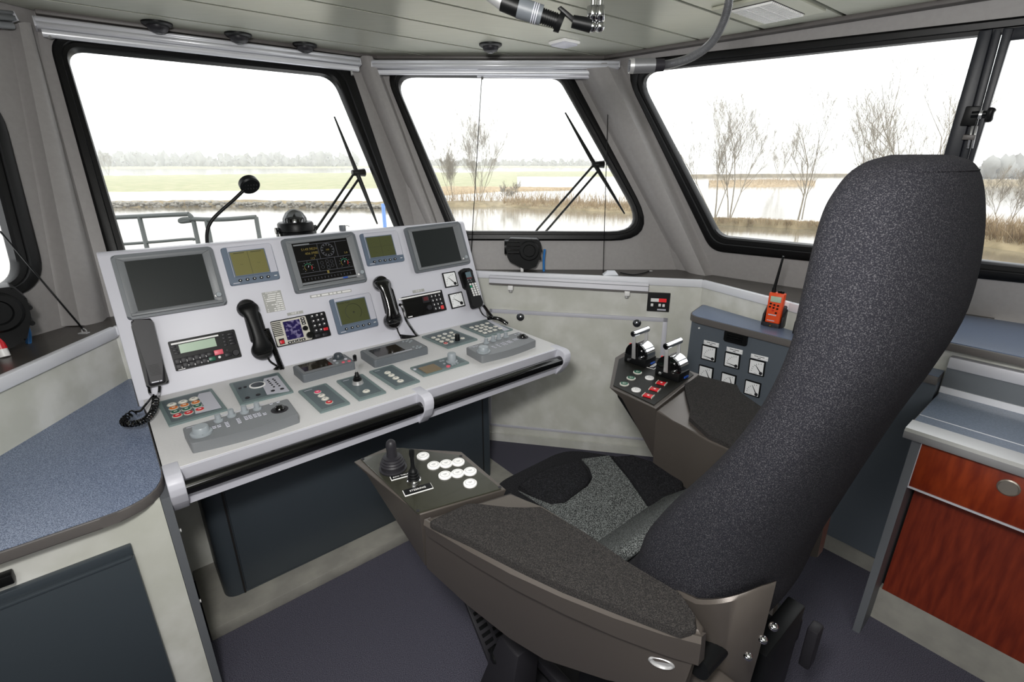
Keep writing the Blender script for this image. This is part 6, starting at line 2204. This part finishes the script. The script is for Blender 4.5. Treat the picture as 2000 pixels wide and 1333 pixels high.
prof = [(.585, .28, .585, .20, -.10), (.66, .233, .545, .238, -.22), (.74, .220, .50, .243, -.30), (.80, .212, .462, .246, -.30), (.87, .197, .446, .246, -.30), (.95, .182, .402, .246, -.26), (1.03, .167, .348, .246, -.18),
        (1.11, .150, .303, .246, -.12), (1.19, .129, .272, .245, -.08), (1.27, .113, .256, .242, -.04), (1.34, .112, .255, .236, 0), (1.40, .119, .256, .225, 0), (1.44, .127, .257, .209, 0),
        (1.465, .134, .253, .192, 0), (1.486, .142, .247, .166, 0), (1.500, .152, .238, .125, 0), (1.508, .170, .224, .07, 0)]
fine_ = []
ext = [[2 * a_ - b_ for a_, b_ in zip(prof[0], prof[1])]] + [list(p) for p in prof] + [[2 * a_ - b_ for a_, b_ in zip(prof[-1], prof[-2])]]
for i in range(1, len(ext) - 2):
    p0, p1, p2, p3 = ext[i - 1:i + 3]
    for k_ in range(4):
        t = k_ / 4
        fine_.append([0.5 * (2 * b_ + (c_ - a_) * t + (2 * a_ - 5 * b_ + 4 * c_ - d0) * t * t + (3 * b_ - a_ - 3 * c_ + d0) * t ** 3) for a_, b_, c_, d0 in zip(p0, p1, p2, p3)])
fine_.append(list(prof[-1]))
bk = B().loft([bring(*p, n=64) for p in fine_]).done('backrest', 'fabric', ch, angle=80)
# piped seam round the top of the headrest
sr_ = bring(1.4885, .1435, .2455, .161, 0, n=64)
B().tube([sr_[i % 64] for i in range(26, 56)], .0014, 6).done('headrest_seam', 'fabric', bk)
sm = []
for i in range(15):
    t = math.pi * (.06 + .5 * i / 14)
    sm.append(X(.89 - .196 * math.cos(t), .155 - .03 * math.sin(t), 1.405 + .083 * math.sin(t) ** .8))
# plastic shell behind and under the back cushion
# moulded cheeks that carry the arms, wrapping the lower corners of the back
for s_ in (-1, 1):
    rings = []
    for k_ in range(15):
        t = k_ / 14
        a = math.pi * (.93 + (.36 if s_ < 0 else .06) * t)
        hw_, vb_, vf_ = .252, .186, .400
        cs, sn = math.cos(a), math.sin(a)
        ex = 4.2 if sn > 0 else 2.3
        x = math.copysign(abs(cs) ** (2 / ex), cs)
        y = math.copysign(abs(sn) ** (2 / ex), sn)
        u_, v_ = hw_ * x, (vb_ + vf_) / 2 + (vf_ - vb_) / 2 * y
        zt = (.772 + .085 * min(1, t * 1.2) ** .6) if s_ < 0 else .66
        ub, vbm = u_ + (-.08 - u_) * .5, v_ + (.25 - v_) * .45
        um, vmm = u_ + (-.08 - u_) * .16, v_ + (.25 - v_) * .12
        P3 = lambda uu, vv, z, o: X(.89 - s_ * (uu + o * .012), vv + o * .004, z)
        rings.append([P3(ub, vbm, .48, 0), P3(um, vmm, .68, 0), P3(u_, v_, zt - .006, 0), P3(u_, v_, zt, .4), P3(u_, v_, zt - .004, 1), P3(um, vmm, .68, 1), P3(ub, vbm, .48, 1)])
    B().loft(rings).done('back_cheek', 'taupe', ch, angle=50)
B().hexa([X(.83, .21, .33), X(.95, .21, .33), X(.95, .25, .33), X(.83, .25, .33), X(.80, .215, .62), X(.98, .215, .62), X(.98, .25, .62), X(.80, .25, .62)], .003).done('back_plate', 'black', ch)
for px in ((1511, 1225), (1490, 1250), (1461, 1283)):
    s_ = Surf(W(.70, .17, 0), -UX * .5 - VX * .86, None)
    q = s_.at(*px) - CO
    B().ball(q, .007, 1, 12, 8).done('bolt', 'chrome', ch)
# arm brackets at the back
for s_ in (-1, 1):
    q_ = lambda x, v, z: X(.89 + s_ * x, v + (.16 if s_ > 0 else 0), z)
    B().hexa([q_(.245, .215, .58), q_(.19, .20, .58), q_(.19, .32, .58), q_(.245, .30, .58), q_(.245, .225, .65), q_(.20, .21, .65), q_(.20, .29, .65), q_(.245, .285, .65)], .008, 3).done('arm_bracket', 'taupe', ch)
    B().cone(q_(.27, .262, .70), q_(.20, .262, .70), .022, n=20).done('arm_pivot', 'black', ch)
# pedestal, slide and footrest
B().cone(X(.89, .55, 0.03), X(.89, .55, .46), .075, .065, 28).done('pedestal', 'black', ch)
B().box(.70, 1.08, .02, .95, 0, .02, .004, f=lambda p: X(p.x, p.y, p.z)).done('base_plate', 'charcoal', ch)
for u in (.78, 1.0):
    B().box(u - .02, u + .02, .05, .92, .018, .05, .004, f=lambda p: X(p.x, p.y, p.z)).done('slide_rail', 'black', ch)
bp = [.052 if i % 2 else .044 for i in range(17)]
pts = [X(.70, .60, .14 + .02 * i) for i in range(17)]
ga = smoothpath([X(.60, .80, .20), X(.66, .74, .26), X(.70, .675, .31), X(.76, .62, .36)], 8)
B().tube(ga, [.030 if i % 2 else .023 for i in range(len(ga))], 16).done('ribbed_gaiter', 'black', ch, angle=80)
B().hexa([X(.56, .70, .06), X(.66, .70, .06), X(.66, .84, .06), X(.56, .84, .06), X(.60, .70, .30), X(.68, .70, .30), X(.68, .78, .30), X(.60, .78, .30)], .006).done('gaiter_bracket', 'charcoal', ch)
FA, FB = X(.585, .80, .18), X(.585, .925, .325)
fd = (FB - FA).normalized()
fn = UX.cross(fd)
B().box(0, .56, 0, (FB - FA).length, -.014, 0, .003, f=lambda p: FA + UX * p.x + fd * p.y + fn * p.z).done('footrest', 'charcoal', ch)
fr_ = bpy.data.objects['footrest']
for i in range(9):
    for j in range(15):
        c = FA + UX * (.022 + j * .037) + fd * (.014 + i * .0205)
        B().box(-.013, .013, -.0045, .0045, -.001, .004, f=lambda p, c=c: c + UX * p.x + fd * p.y + fn * p.z).done('tread_bar', 'black', fr_)
for u in (.70, 1.03):
    B().box(u - .015, u + .015, .60, .85, .17, .20, .004, f=lambda p: X(p.x, p.y, p.z)).done('footrest_arm', 'charcoal', ch)
B().box(1.0, 1.11, .24, .38, .40, .47, .008, f=lambda p: X(p.x, p.y, p.z)).done('motor_box', 'black', ch)
B().box(.66, .74, .30, .55, .30, .42, .006, f=lambda p: X(p.x, p.y, p.z)).done('height_motor', 'black', ch)
B().box(1.085, 1.125, .20, .225, .35, .47, .006, f=lambda p: X(p.x, p.y, p.z)).done('rear_bracket', 'charcoal', ch)
